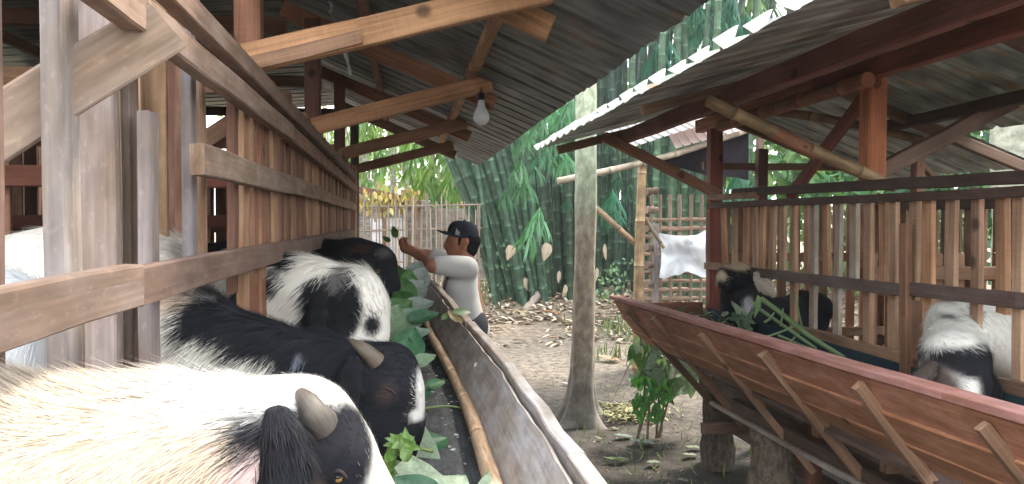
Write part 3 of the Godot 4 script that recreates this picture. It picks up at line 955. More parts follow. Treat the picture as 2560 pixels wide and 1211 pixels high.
func right_trough() -> void:
	var s := thing("feed_trough", "red brown plank feed trough propped on slanting struts in front of the right pens", "feed trough", at(1.6, 0.6, 3.0))
	var red := Color(0.30, 0.085, 0.045)
	# outer side: three boards, each tucked under the one above, then the pale top edge
	var prof := [[1.375, 1.085, 1.44, 0.975], [1.425, 0.985, 1.52, 0.875], [1.50, 0.885, 1.60, 0.80]]
	for k in 3:
		var q = prof[k]
		var mid_x: float = (q[0] + q[2]) / 2
		var mid_y: float = (q[1] + q[3]) / 2
		var high := Vector2(q[0] - q[2], q[1] - q[3]).length()
		var m := timber_mesh(4.25, 0.022, high, [Color(0.56, 0.25, 0.15), Color(0.64, 0.30, 0.165), Color(0.66, 0.32, 0.17)][k], 0.0025)
		var y := Vector3(0, -0.019, -1).normalized()
		var z := Vector3(q[0] - q[2], q[1] - q[3], 0).normalized()
		z = (z - y * z.dot(y)).normalized()
		var x := y.cross(z)
		put("side_board", m, M.wood if k == 2 else M.old, s, Transform3D(Basis(x, y, z), at(mid_x, mid_y + 0.034, 2.86) - spot(s)))
	beam(s, "rim_board", at(1.385, 1.176, 0.75), at(1.375, 1.098, 4.98), 0.075, 0.022, Color(0.50, 0.235, 0.195), M.old, 0.0, 0.002)
	beam(s, "base_board", at(1.72, 0.80, 0.75), at(1.72, 0.80, 4.98), 0.26, 0.02, Color(0.16, 0.10, 0.08), M.old)
	beam(s, "base_board", at(1.92, 0.81, 0.75), at(1.92, 0.81, 4.98), 0.10, 0.02, Color(0.16, 0.10, 0.08), M.old)
	# blue grey sheet that lines the side against the pens
	beam(s, "back_lining", at(1.955, 0.93, 0.75), at(1.955, 0.93, 4.8), 0.008, 0.21, Color(0.03, 0.055, 0.07), M.tarp)
	# end board seen across the far end
	var e := [[1.39, 1.07], [1.95, 1.07], [1.95, 0.82], [1.60, 0.82]]
	beam(s, "end_board", at(1.45, 1.02, 4.93), at(1.96, 1.02, 4.93), 0.02, 0.09, Color(0.24, 0.10, 0.065))
	beam(s, "end_board", at(1.55, 0.90, 4.93), at(1.96, 0.90, 4.93), 0.02, 0.13, Color(0.20, 0.085, 0.055))
	# struts from the rim down to the shed's lower beam
	for q in [[4.60, 0.036, 0.20], [4.10, 0.034, 0.30], [3.42, 0.03, 0.38], [2.79, 0.04, 0.36], [2.16, 0.036, 0.42], [1.65, 0.03, 0.36]]:
		var t: float = q[0]
		beam(s, "strut", at(1.87 + rng.randf_range(-0.02, 0.03), 0.46 + rng.randf_range(-0.04, 0.04), t + rng.randf_range(-0.07, 0.03)), at(1.352, 1.055 + 0.0184 * (4.98 - t), t), q[1] * 0.92, q[1] * 1.1, Color(q[2], q[2] * 0.58, q[2] * 0.36), M.wood, 0.0, 0.002)
# ---------------------------------------------------------------- goats
const WHITE := Color(0.58, 0.56, 0.53)
const CREAM := Color(0.66, 0.56, 0.43)
const INK := Color(0.016, 0.017, 0.021)
const GREYISH := Color(0.35, 0.33, 0.31)

func nose(parent: Node3D, tip: Vector3, dir: Vector3, side: Vector3, r: float, tint: Color) -> void:
	for k in [-1, 1]:
		ball(parent, "nostril", tip + dir * r * 0.55 + side * r * 0.42 * k + Vector3(0, r * 0.2, 0), r * 0.22, Color(tint.r * 0.3, tint.g * 0.25, tint.b * 0.25), M.wet, Vector3(1.3, 0.7, 1))
	pole(parent, "mouth", [tip + dir * r * 0.55 - side * r * 0.6 - Vector3(0, r * 0.5, 0), tip + dir * r * 0.9 - Vector3(0, r * 0.55, 0), tip + dir * r * 0.55 + side * r * 0.6 - Vector3(0, r * 0.5, 0)], r * 0.09, r * 0.09, Color(0.05, 0.03, 0.03), M.wet, 0.0, 6)

func tail(parent: Node3D, from: Vector3, dir: Vector3, tint: Color) -> void:
	pole(parent, "tail", [from, from + dir * 0.09 + Vector3(0, 0.03, 0), from + dir * 0.17 - Vector3(0, 0.02, 0)], 0.028, 0.010, tint, M.hide, 0.0, 8, 0.2)

func goat(label: String, at_base: Vector3, bones: Array, paint: Callable, cell: float, hairs: int, hair_long: float, hair_wide: float, flow: Callable, dense: Callable, long: Callable, group := "") -> Node3D:
	var g := thing("goat", label, "goat", at_base, group)
	var b := body(bones, cell, 0.05)
	put("body", body_mesh(b, paint, at_base), M.hide, g)
	coat(g, b, hairs, hair_long, hair_wide, flow, paint, dense, long)
	return g

func goats() -> void:
	M.hair = hair_mesh()
	var floor_y := 0.75
	# ---- nearest: cream white, black face, bent over the trough
	var bones := []
	var n0 := far(-330, 1290, 0.80)
	var n1 := far(90, 1235, 0.93)
	var n2 := far(400, 1175, 1.04)
	var n3 := far(655, 1120, 1.12)
	var poll := far(760, 1082, 1.16)
	var brow := far(828, 1165, 1.17)
	var snout := far(905, 1270, 1.18)
	var lips := far(955, 1375, 1.19)
	bones.append([n0, 0.160, n1, 0.128])
	bones.append([n1, 0.128, n2, 0.118])
	bones.append([n2, 0.118, n3, 0.092])
	bones.append([n3, 0.092, poll, 0.070])
	bones.append([poll, 0.070, brow, 0.060])
	bones.append([brow, 0.060, snout, 0.046])
	bones.append([snout, 0.046, lips, 0.036])
	bones.append([far(720, 1230, 1.15), 0.058, far(880, 1350, 1.17), 0.036])
	bones.append([far(795, 1148, 1.122), 0.020, far(862, 1150, 1.124), 0.016])
	var w0 := at(-0.98, 1.20, 0.70)
	var rump := at(-1.62, 1.24, 0.60)
	bones.append([n0, 0.165, w0, 0.20])
	bones.append([w0, 0.20, at(-1.35, 1.13, 0.64), 0.225])
	bones.append([at(-1.35, 1.13, 0.64), 0.225, rump, 0.17])
	for s in [-1, 1]:
		goat_leg(bones, at(-0.90, 1.08, 0.70 + 0.11 * s), floor_y, true, Vector3(1, 0, 0))
		goat_leg(bones, at(-1.58, 1.12, 0.60 + 0.11 * s), floor_y, false, Vector3(1, 0, 0))
	var face := [
		[far(560, 1070, 1.0), Vector3(0.12, 0.06, 0.2), Color(0.57, 0.42, 0.32), 0.8],
		[far(430, 1120, 0.95), Vector3(0.16, 0.06, 0.2), Color(0.55, 0.42, 0.325), 0.8],
		[far(150, 1190, 0.85), Vector3(0.2, 0.07, 0.2), Color(0.61, 0.515, 0.41), 0.7],
		[far(720, 1045, 1.09), Vector3(0.058, 0.05, 0.2), INK, 0.16],
		[far(660, 1030, 1.07), Vector3(0.030, 0.026, 0.2), INK, 0.3],
		[far(770, 1110, 1.10), Vector3(0.072, 0.075, 0.2), INK, 0.14],
		[far(805, 1235, 1.12), Vector3(0.070, 0.095, 0.2), INK, 0.14],
		[far(720, 1180, 1.08), Vector3(0.035, 0.06, 0.2), INK, 0.25],
		[far(745, 1000, 1.09), Vector3(0.016, 0.034, 0.05), Color(0.55, 0.55, 0.55), 0.4],
		[far(800, 960, 1.17), Vector3(0.065, 0.022, 0.09), WHITE, 0.25],
		[far(872, 1000, 1.17), Vector3(0.016, 0.022, 0.12), WHITE, 0.2],
		[far(935, 1110, 1.19), Vector3(0.020, 0.055, 0.1), WHITE, 0.22],
		[far(975, 1205, 1.19), Vector3(0.026, 0.05, 0.1), CREAM, 0.25],
		[far(812, 1215, 1.10), Vector3(0.035, 0.02, 0.06), Color(0.07, 0.05, 0.045), 0.6],
		[far(865, 1120, 1.12), Vector3(0.035, 0.06, 0.08), INK, 0.2],
		[far(640, 1195, 1.03), Vector3(0.026, 0.038, 0.09), Color(0.74, 0.56, 0.53), 0.35],
		[far(600, 960, 1.1), Vector3(0.12, 0.03, 0.15), Color(0.60, 0.59, 0.57), 0.5],
	]
	var paint := painter(Color(0.52, 0.455, 0.385), face, 0.30)
	var flow1 := func(p: Vector3) -> Vector3:
		if p.distance_to(brow) < 0.16: return (poll - lips).normalized() + Vector3(-0.2, -0.3, 0.1)
		return Vector3(-1.0, -0.35, 0.35)
	var dense1 := func(p: Vector3) -> float:
		return 1.0 if p.x > -0.62 else 0.14
	var long1 := func(p: Vector3) -> float:
		if p.distance_to(lips) < 0.14: return 0.28
		if p.distance_to(brow) < 0.17: return 0.32
		return 1.0
	var g := goat("cream white goat with black face and grey horn, nearest, neck across the lower left", at(-1.2, floor_y, 0.7), bones, paint, 0.0125, 80000, 0.056, 0.0011, flow1, dense1, long1)
	horn(g, [far(800, 1062, 1.085), far(782, 1035, 1.065), far(768, 1005, 1.075), far(752, 985, 1.10)], 0.0235, Color(0.10, 0.084, 0.072))
	horn(g, [far(850, 1030, 1.24), far(840, 1000, 1.25), far(824, 985, 1.26)], 0.022, Color(0.115, 0.098, 0.085))
	goat_eye(g, far(842, 1190, 1.099), Vector3(0.15, 0.15, 1), 0.0115)
	pole(g, "eyelid", [far(818, 1202, 1.099), far(832, 1176, 1.089), far(854, 1177, 1.089), far(866, 1196, 1.099)], 0.0045, 0.004, Color(0.05, 0.04, 0.04), M.hide, 0.0, 6)
	ear(g, far(690, 1040, 1.045), far(668, 1130, 1.015), far(712, 1280, 1.015), 0.085, Vector3(0.95, 0.1, 0.15).normalized(), func(p): return Color(0.022, 0.022, 0.026))
	nose(g, lips, (lips - snout).normalized(), Vector3(0.3, 0, 1).normalized(), 0.036, Color(0.5, 0.35, 0.3))
	tail(g, rump + Vector3(-0.12, 0.1, 0), Vector3(-1, 0, 0), WHITE)

	# ---- second: black neck and head with horns, white body behind the fence
	bones = []
	var a0 := far(345, 735, 1.98)
	var a1 := far(470, 862, 1.75)
	var a2 := far(640, 915, 1.76)
	var a3 := far(800, 938, 1.83)
	poll = far(935, 950, 1.90)
	brow = far(985, 985, 1.91)
	snout = far(1000, 1065, 1.91)
	lips = far(1000, 1130, 1.91)
	bones.append([at(-0.80, 1.36, 2.25), 0.17, a0, 0.165])
	bones.append([a0, 0.16, a1, 0.115])
	bones.append([a1, 0.115, a2, 0.098])
	bones.append([a2, 0.098, a3, 0.088])
	bones.append([a3, 0.088, poll, 0.076])
	bones.append([poll, 0.076, brow, 0.064])
	bones.append([brow, 0.064, snout, 0.050])
	bones.append([snout, 0.050, lips, 0.038])
	bones.append([poll, 0.07, far(988, 912, 1.94), 0.048])
	bones.append([far(905, 1060, 1.87), 0.066, far(975, 1135, 1.89), 0.035])
	w0 = at(-0.95, 1.40, 2.30)
	rump = at(-1.60, 1.40, 2.38)
	bones.append([w0, 0.19, at(-1.3, 1.30, 2.34), 0.21])
	bones.append([at(-1.3, 1.30, 2.34), 0.21, rump, 0.16])
	for s in [-1, 1]:
		goat_leg(bones, at(-0.86, 1.2, 2.28 + 0.1 * s), floor_y, true, Vector3(1, 0, 0))
		goat_leg(bones, at(-1.56, 1.28, 2.38 + 0.1 * s), floor_y, false, Vector3(1, 0, 0))
	paint = painter(INK, [
		[at(-1.30, 1.2, 2.3), Vector3(0.93, 1.2, 1.6), Color(0.72, 0.69, 0.63), 0.10],
		[far(405, 830, 1.72), Vector3(0.075, 0.16, 0.3), Color(0.72, 0.69, 0.63), 0.16],
		[far(500, 905, 1.70), Vector3(0.09, 0.07, 0.3), Color(0.70, 0.67, 0.60), 0.18],
		[far(610, 925, 1.72), Vector3(0.085, 0.045, 0.3), Color(0.70, 0.67, 0.60), 0.2],
		[far(440, 742, 1.70), Vector3(0.04, 0.035, 0.1), Color(0.66, 0.52, 0.40), 0.5],
		[far(505, 748, 1.66), Vector3(0.03, 0.010, 0.1), GREYISH, 0.4],
		[far(1052, 985, 1.90), Vector3(0.016, 0.055, 0.05), WHITE, 0.3],
		[far(1045, 1040, 1.86), Vector3(0.022, 0.012, 0.05), WHITE, 0.35],
		[far(748, 895, 1.74), Vector3(0.014, 0.009, 0.05), Color(0.20, 0.22, 0.26), 0.6],
		[far(962, 980, 1.84), 0.030, Color(0.07, 0.05, 0.047), 0.5],
	], 0.38)
	var b2 := brow
	var flow2 := func(p: Vector3) -> Vector3:
		if p.distance_to(b2) < 0.15: return Vector3(-0.9, 0.1, 0.1)
		return Vector3(-0.9, -0.75, 0.0)
	var dense2 := func(p: Vector3) -> float:
		return 1.0 if p.x > -0.8 else 0.16
	var l2 := lips
	var long2 := func(p: Vector3) -> float:
		if p.distance_to(l2) < 0.13: return 0.35
		if p.distance_to(b2) < 0.13: return 0.5
		return 1.0
	g = goat("goat with long black neck, black head and blunt horns, white body behind the fence", at(-1.2, floor_y, 2.3), bones, paint, 0.0135, 60000, 0.05, 0.0015, flow2, dense2, long2)
	horn(g, [far(938, 905, 1.825), far(922, 885, 1.81), far(900, 868, 1.82), far(876, 856, 1.85)], 0.022, Color(0.13, 0.10, 0.075))
	horn(g, [far(975, 890, 1.97), far(955, 872, 1.98), far(935, 866, 1.99)], 0.022, Color(0.14, 0.11, 0.08))
	goat_eye(g, far(966, 984, 1.831), Vector3(0.0, 0.15, 1), 0.0115)
	pole(g, "eyelid", [far(942, 992, 1.828), far(954, 970, 1.818), far(974, 971, 1.818), far(988, 988, 1.828)], 0.006, 0.004, Color(0.05, 0.035, 0.035), M.hide, 0.0, 6)
	ear(g, far(880, 905, 1.77), far(850, 960, 1.72), far(855, 1060, 1.715), 0.085, Vector3(0.85, 0.2, 0.4).normalized(), func(p): return Color(0.018, 0.018, 0.021))
	nose(g, lips, (lips - snout).normalized(), Vector3(0, 0, 1), 0.038, Color(0.06, 0.05, 0.05))
	tail(g, rump + Vector3(-0.12, 0.1, 0), Vector3(-1, 0, 0), WHITE)

	# ---- third: white with black patches
	bones = []
	a0 = far(470, 790, 2.85)
	a1 = far(640, 712, 2.52)
	a2 = far(770, 728, 2.50)
	poll = far(880, 745, 2.55)
	brow = far(905, 778, 2.56)
	snout = far(918, 840, 2.56)
	lips = far(922, 892, 2.56)
	bones.append([at(-0.9, 1.33, 2.98), 0.18, a0, 0.16])
	bones.append([a0, 0.16, a1, 0.125])
	bones.append([a1, 0.122, a2, 0.105])
	bones.append([far(640, 800, 2.52), 0.12, far(800, 800, 2.52), 0.10])
	bones.append([a2, 0.105, poll, 0.098])
	bones.append([poll, 0.098, brow, 0.080])
	bones.append([brow, 0.080, snout, 0.062])
	bones.append([snout, 0.062, lips, 0.045])
	bones.append([far(830, 830, 2.50), 0.07, far(895, 890, 2.53), 0.042])
	rump = at(-1.62, 1.38, 3.05)
	bones.append([at(-0.9, 1.33, 2.98), 0.19, at(-1.3, 1.27, 3.0), 0.21])
	bones.append([at(-1.3, 1.27, 3.0), 0.21, rump, 0.16])
	for s in [-1, 1]:
		goat_leg(bones, at(-0.86, 1.2, 2.97 + 0.1 * s), floor_y, true, Vector3(1, 0, 0))
		goat_leg(bones, at(-1.56, 1.26, 3.05 + 0.1 * s), floor_y, false, Vector3(1, 0, 0))
	paint = painter(Color(0.73, 0.70, 0.64), [
		[far(712, 642, 2.42), Vector3(0.036, 0.045, 0.2), INK, 0.2],
		[far(660, 705, 2.42), Vector3(0.062, 0.032, 0.2), INK, 0.2],
		[far(615, 740, 2.42), Vector3(0.05, 0.035, 0.2), Color(0.10, 0.10, 0.11), 0.4],
		[far(805, 725, 2.44), Vector3(0.055, 0.050, 0.2), INK, 0.15],
		[far(848, 765, 2.46), Vector3(0.066, 0.115, 0.2), INK, 0.14],
		[far(785, 815, 2.44), Vector3(0.04, 0.04, 0.2), INK, 0.3],
		[far(855, 695, 2.46), Vector3(0.035, 0.025, 0.1), Color(0.16, 0.15, 0.15), 0.5],
		[far(930, 815, 2.50), Vector3(0.025, 0.03, 0.1), INK, 0.4],
	], 0.42)
	var b3 := brow
	var l3 := lips
	var flow3 := func(p: Vector3) -> Vector3:
		if p.distance_to(b3) < 0.14: return Vector3(-0.5, 0.7, 0.1)
		return Vector3(-0.8, -0.85, 0.0)
	var long3 := func(p: Vector3) -> float:
		return 0.4 if p.distance_to(l3) < 0.14 else (0.55 if p.distance_to(b3) < 0.13 else 1.0)
	g = goat("white goat with black patches feeding, just before the solid black goat", at(-1.2, floor_y, 3.0), bones, paint, 0.0145, 36000, 0.055, 0.0022, flow3, func(p): return 1.0 if p.x > -0.8 else 0.2, long3)
	ear(g, far(800, 735, 2.40), far(775, 790, 2.36), far(790, 850, 2.36), 0.08, Vector3(0.85, 0.2, 0.4).normalized(), func(p): return Color(0.02, 0.02, 0.023))
	goat_eye(g, far(872, 782, 2.478), Vector3(0, 0.1, 1), 0.013)
	nose(g, lips, (lips - snout).normalized(), Vector3(0, 0, 1), 0.045, Color(0.5, 0.4, 0.36))
	tail(g, rump + Vector3(-0.12, 0.1, 0), Vector3(-1, 0, 0), WHITE)

	# ---- fourth: black
	bones = []
	a1 = far(770, 655, 3.80)
	a2 = far(890, 652, 3.55)
	poll = far(940, 662, 3.52)
	snout = far(962, 720, 3.5)
	lips = far(968, 765, 3.5)
	bones.append([at(-0.85, 1.32, 4.05), 0.17, a1, 0.115])
	bones.append([a1, 0.115, a2, 0.095])
	bones.append([a2, 0.095, poll, 0.085])
	bones.append([poll, 0.085, snout, 0.062])
	bones.append([snout, 0.062, lips, 0.042])
	bones.append([far(900, 720, 3.5), 0.06, far(945, 770, 3.5), 0.04])
	rump = at(-1.55, 1.36, 4.15)
	bones.append([at(-0.85, 1.32, 4.05), 0.18, at(-1.25, 1.27, 4.1), 0.20])
	bones.append([at(-1.25, 1.27, 4.1), 0.20, rump, 0.15])
	for s in [-1, 1]:
		goat_leg(bones, at(-0.84, 1.2, 4.05 + 0.1 * s), floor_y, true, Vector3(1, 0, 0))
		goat_leg(bones, at(-1.5, 1.25, 4.15 + 0.1 * s), floor_y, false, Vector3(1, 0, 0))
	paint = painter(INK, [[far(960, 632, 3.46), Vector3(0.03, 0.02, 0.06), Color(0.08, 0.075, 0.07), 0.6], [far(905, 622, 3.46), Vector3(0.04, 0.02, 0.06), Color(0.05, 0.03, 0.025), 0.6]], 0.4)
	g = goat("solid black goat feeding at the trough next to the man, fourth from the camera", at(-1.2, floor_y, 4.1), bones, paint, 0.017, 12000, 0.05, 0.004, func(p): return Vector3(-0.8, -0.6, 0), func(p): return 1.0 if p.x > -0.8 else 0.25, func(p): return 1.0 if p.x < -0.2 else 0.6)
	ear(g, far(890, 640, 3.43), far(880, 680, 3.38), far(890, 725, 3.38), 0.075, Vector3(0.85, 0.2, 0.4).normalized(), func(p): return Color(0.018, 0.018, 0.02))
	goat_eye(g, far(945, 678, 3.438), Vector3(0, 0.1, 1), 0.013)
	tail(g, rump + Vector3(-0.12, 0.1, 0), Vector3(-1, 0, 0), INK)

	# ---- white goat that stands behind the slats at the left edge
	bones = []
	bones.append([at(-1.50, 1.31, 1.30), 0.165, at(-1.1, 1.28, 1.52), 0.19])
	bones.append([at(-1.1, 1.28, 1.52), 0.19, at(-0.80, 1.31, 1.62), 0.165])
	bones.append([at(-0.80, 1.35, 1.62), 0.155, at(-0.70, 1.20, 1.70), 0.12])
	bones.append([at(-0.70, 1.20, 1.70), 0.11, at(-0.66, 1.02, 1.74), 0.07])
	bones.append([at(-0.66, 1.02, 1.74), 0.07, at(-0.63, 0.87, 1.76), 0.04])
	for s in [-1, 1]:
		goat_leg(bones, at(-0.82, 1.2, 1.60 + 0.1 * s), floor_y, true, Vector3(1, 0, 0))
		goat_leg(bones, at(-1.46, 1.25, 1.32 + 0.1 * s), floor_y, false, Vector3(1, 0, 0))
	paint = painter(Color(0.60, 0.62, 0.64), [], 0.3)
	g = goat("all white goat standing inside the left shed, seen between the slats at the left edge", at(-1.1, floor_y, 1.5), bones, paint, 0.017, 16000, 0.05, 0.0022, func(p): return Vector3(-0.7, -0.8, 0), func(p): return 1.0 if p.y > 1.05 else 0.3, func(p): return 1.0)
	ear(g, at(-0.64, 1.06, 1.66), at(-0.60, 0.98, 1.64), at(-0.60, 0.88, 1.66), 0.06, Vector3(0.85, 0.2, 0.4).normalized(), func(p): return Color(0.7, 0.66, 0.62))
	goat_eye(g, at(-0.615, 0.97, 1.72), Vector3(1, 0.1, 0.4), 0.012)
	tail(g, at(-1.64, 1.45, 1.26), Vector3(-1, 0, 0), WHITE)

	# ---- right shed: black goat with a tan crown, head lifted to the left
	floor_y = 0.61
	bones = []
	a0 = far(1905, 792, 4.50)
	bones.append([far(1985, 795, 4.92), 0.125, a0, 0.115])
	bones.append([far(1985, 795, 4.92), 0.125, far(2030, 800, 5.08), 0.11])
	bones.append([a0, 0.115, far(1850, 800, 4.42), 0.10])
	bones.append([far(1850, 800, 4.42), 0.11, far(1852, 735, 4.40), 0.100])
	bones.append([far(1852, 735, 4.40), 0.100, far(1848, 696, 4.38), 0.082])
	bones.append([far(1848, 696, 4.38), 0.080, far(1822, 694, 4.30), 0.058])
	bones.append([far(1822, 694, 4.30), 0.058, far(1812, 708, 4.22), 0.038])
	for s in [-1, 1]:
		var h := far(1950, 800, 4.55)
		goat_leg(bones, Vector3(h.x, 1.02, h.z + 0.09 * s), floor_y, true, Vector3(-1, 0, 0))
		h = far(2020, 790, 5.02)
		goat_leg(bones, Vector3(h.x, 1.04, h.z + 0.09 * s), floor_y, false, Vector3(-1, 0, 0))
	paint = painter(INK, [
		[far(1840, 664, 4.32), Vector3(0.095, 0.030, 0.14), Color(0.46, 0.36, 0.25), 0.3],
		[far(1802, 688, 4.24), Vector3(0.022, 0.045, 0.06), Color(0.52, 0.42, 0.30), 0.3],
		[far(1866, 765, 4.32), Vector3(0.036, 0.06, 0.1), Color(0.36, 0.36, 0.38), 0.3],
		[far(1848, 790, 4.32), Vector3(0.02, 0.04, 0.1), Color(0.32, 0.32, 0.34), 0.4],
	], 0.35)
	g = goat("black goat with tan crown and white chest blaze lifting its head over the red trough", far(1990, 800, 4.6) * Vector3(1, 0, 1) + Vector3(0, floor_y, 0), bones, paint, 0.016, 16000, 0.035, 0.003, func(p): return Vector3(0.6, -0.9, 0), func(p): return 1.0, func(p): return 1.0)
	ear(g, far(1872, 690, 4.33), far(1905, 705, 4.30), far(1925, 728, 4.30), 0.085, Vector3(0.3, 0.9, 0.2).normalized(), func(p): return Color(0.52, 0.47, 0.40))
	goat_eye(g, far(1822, 686, 4.245), Vector3(-0.5, 0.1, 1), 0.012)

	# ---- right shed: white neck, black poll, head bent down into the trough
	bones = []
	var c0 := far(2388, 815, 2.86)
	var c1 := far(2388, 870, 2.70)
	poll = far(2388, 905, 2.60)
	snout = far(2398, 965, 2.52)
	lips = far(2400, 1030, 2.47)
	bones.append([at(2.30, 1.16, 2.62), 0.16, c0, 0.088])
	bones.append([c0, 0.092, c1, 0.088])
	bones.append([c1, 0.092, poll, 0.098])
	bones.append([poll, 0.098, snout, 0.082])
	bones.append([snout, 0.082, lips, 0.055])
	bones.append([at(2.30, 1.16, 2.62), 0.17, at(2.62, 1.12, 2.66), 0.20])
	bones.append([at(2.62, 1.12, 2.66), 0.20, at(2.95, 1.18, 2.7), 0.15])
	for s in [-1, 1]:
		goat_leg(bones, at(2.30, 1.05, 2.62 + 0.1 * s), floor_y, true, Vector3(-1, 0, 0))
		goat_leg(bones, at(2.92, 1.08, 2.7 + 0.1 * s), floor_y, false, Vector3(-1, 0, 0))
	paint = painter(Color(0.66, 0.66, 0.62), [
		[far(2392, 893, 2.60), Vector3(0.16, 0.052, 0.3), INK, 0.2],
		[far(2474, 955, 2.50), Vector3(0.078, 0.12, 0.3), INK, 0.2],
		[far(2314, 955, 2.50), Vector3(0.072, 0.09, 0.3), Color(0.09, 0.07, 0.065), 0.25],
		[far(2340, 778, 2.78), Vector3(0.03, 0.022, 0.2), Color(0.1, 0.1, 0.11), 0.4],
		[far(2440, 780, 2.78), Vector3(0.03, 0.022, 0.2), Color(0.1, 0.1, 0.11), 0.4],
	], 0.35)
	g = goat("white necked goat with black poll, head bent down into the red trough at right", at(2.6, floor_y, 2.66), bones, paint, 0.0145, 26000, 0.035, 0.0022, func(p): return Vector3(0.5, -0.9, 0.2), func(p): return 1.0 if p.x < 2.5 else 0.3, func(p): return 1.0 if p.y > 1.16 else 0.6)
	ear(g, far(2330, 915, 2.52), far(2300, 935, 2.50), far(2285, 975, 2.50), 0.07, Vector3(0.5, 0.7, 0.3).normalized(), func(p): return Color(0.13, 0.105, 0.095))
	ear(g, far(2448, 915, 2.52), far(2475, 940, 2.50), far(2482, 985, 2.50), 0.07, Vector3(0.5, -0.7, 0.3).normalized(), func(p): return Color(0.02, 0.02, 0.022))
	goat_eye(g, far(2335, 935, 2.49), Vector3(-0.5, 0.2, 1), 0.009)
# ---------------------------------------------------------------- the man at the trough
func solid(parent: Node3D, called: String, bones: Array, cell: float, melt: float, tint: Callable, mat: Material) -> MeshInstance3D:
	return put(called, body_mesh(body(bones, cell, melt), tint, spot(parent)), mat, parent)

func one(c: Color) -> Callable:
	return func(_p): return c

func person() -> void:
	var d := 5.3
	var foot := far(1165, 800, d)
	foot.y = 0.0
	var g := thing("person", "person in white t-shirt and black cap reaching out over the left trough", "person", foot)
	var skin := Color(0.36, 0.155, 0.09)
	var hip := Vector3(foot.x + 0.03, 0.88, foot.z)
	var chest := far(1155, 715, d)
	var neck := far(1162, 652, d)
	var head := far(1154, 605, d)
	# head, neck, arms and hands: one continuous body
	var bones := []
	bones.append([hip, 0.12, chest, 0.115])
	bones.append([chest, 0.115, neck - Vector3(0, 0.02, 0), 0.07])
	bones.append([neck - Vector3(0, 0.03, 0), 0.056, head + Vector3(0.015, -0.02, 0), 0.062])
	bones.append([head + Vector3(0.025, 0.01, 0), 0.088, head + Vector3(-0.015, 0.02, 0), 0.082])
	bones.append([head + Vector3(-0.03, -0.06, 0), 0.055, head + Vector3(-0.055, -0.085, 0), 0.03])
	bones.append([head + Vector3(-0.04, -0.01, 0), 0.062, head + Vector3(-0.055, -0.06, 0), 0.045])
	bones.append([head + Vector3(-0.095, 0.0, 0), 0.012, head + Vector3(-0.112, -0.028, 0), 0.015])
	bones.append([head + Vector3(-0.088, -0.058, -0.02), 0.010, head + Vector3(-0.088, -0.058, 0.02), 0.010])
	for s in [-1, 1]:
		bones.append([head + Vector3(0.02, 0.01, 0.082 * s), 0.014, head + Vector3(0.012, -0.035, 0.076 * s), 0.010])
	var fingers := []
	fingers.append([head + Vector3(-0.082, 0.012, 0), 0.011, head + Vector3(-0.112, -0.026, 0), 0.0145])
	fingers.append([head + Vector3(-0.094, -0.032, -0.014), 0.009, head + Vector3(-0.094, -0.032, 0.014), 0.009])
	fingers.append([head + Vector3(-0.088, -0.054, -0.018), 0.008, head + Vector3(-0.088, -0.054, 0.018), 0.008])
	fingers.append([head + Vector3(-0.085, -0.066, -0.016), 0.008, head + Vector3(-0.085, -0.066, 0.016), 0.008])
	fingers.append([head + Vector3(-0.062, -0.088, 0), 0.022, head + Vector3(-0.072, -0.092, 0), 0.016])
	for s in [-1, 1]:
		fingers.append([head + Vector3(0.018, 0.014, 0.088 * s), 0.010, head + Vector3(0.030, -0.006, 0.094 * s), 0.009])
		fingers.append([head + Vector3(0.030, -0.006, 0.094 * s), 0.009, head + Vector3(0.010, -0.040, 0.084 * s), 0.009])
		fingers.append([head + Vector3(-0.074, 0.030, 0.018 * s), 0.009, head + Vector3(-0.064, 0.030, 0.050 * s), 0.008])
	for s in [-1, 1]:
		var sh := far(1160, 668, d) + Vector3(0, 0, 0.17 * s)
		var el := far(1078, 660, d - 0.05) + Vector3(0, 0, 0.20 * s)
		var wr := far(1040, 637, d - 0.02) + Vector3(0.02 * s, 0.01 - 0.012 * s, 0.07 * s)
		if s < 0:
			el = far(1070, 642, d + 0.12)
			wr = far(1034, 630, d + 0.06)
		var palm := wr + (far(1010, 617, d) - wr) * 0.85
		bones.append([chest + Vector3(0, 0.08, 0.08 * s), 0.085, sh, 0.065])
		bones.append([sh, 0.058, el, 0.043])
		bones.append([el, 0.044, wr, 0.029])
		bones.append([wr, 0.029, palm, 0.036])
		var out := (palm - wr).normalized()
		var across := Vector3(0, 0.75, 0.66 * s).normalized()
		across = (across - out * across.dot(out)).normalized()
		var inward: Vector3 = out.cross(across) * s
		for k in 4:
			var root := palm + across * (0.028 - 0.018 * k) + out * 0.02
			var l: float = [0.034, 0.038, 0.036, 0.028][k]
			var m: Vector3 = root + out * l + inward * 0.006
			var tip: Vector3 = m + out * l * 0.35 + inward * l * 0.9
			fingers.append([root, 0.0095, m, 0.0088])
			fingers.append([m, 0.0088, tip, 0.0075])
		var th := palm + across * 0.03 - out * 0.03
		var th1: Vector3 = th + across * 0.022 + out * 0.03 + inward * 0.01
		fingers.append([th, 0.012, th1, 0.010])
		fingers.append([th1, 0.010, th1 + out * 0.03 + inward * 0.012, 0.008])
	# legs inside the trousers, feet on the ground
	for s in [-1, 1]:
		bones.append([hip + Vector3(0, 0, 0.09 * s), 0.085, Vector3(hip.x + 0.02 * s, 0.47, hip.z + 0.10 * s), 0.055])
		bones.append([Vector3(hip.x + 0.02 * s, 0.47, hip.z + 0.10 * s), 0.055, Vector3(hip.x + 0.04 + 0.02 * s, 0.08, hip.z + 0.10 * s), 0.038])
		bones.append([Vector3(hip.x + 0.04 + 0.02 * s, 0.05, hip.z + 0.10 * s), 0.042, Vector3(hip.x - 0.13 + 0.02 * s, 0.03, hip.z + 0.11 * s), 0.03])
	var brow := head
	var b := body(bones, 0.011, 0.03)
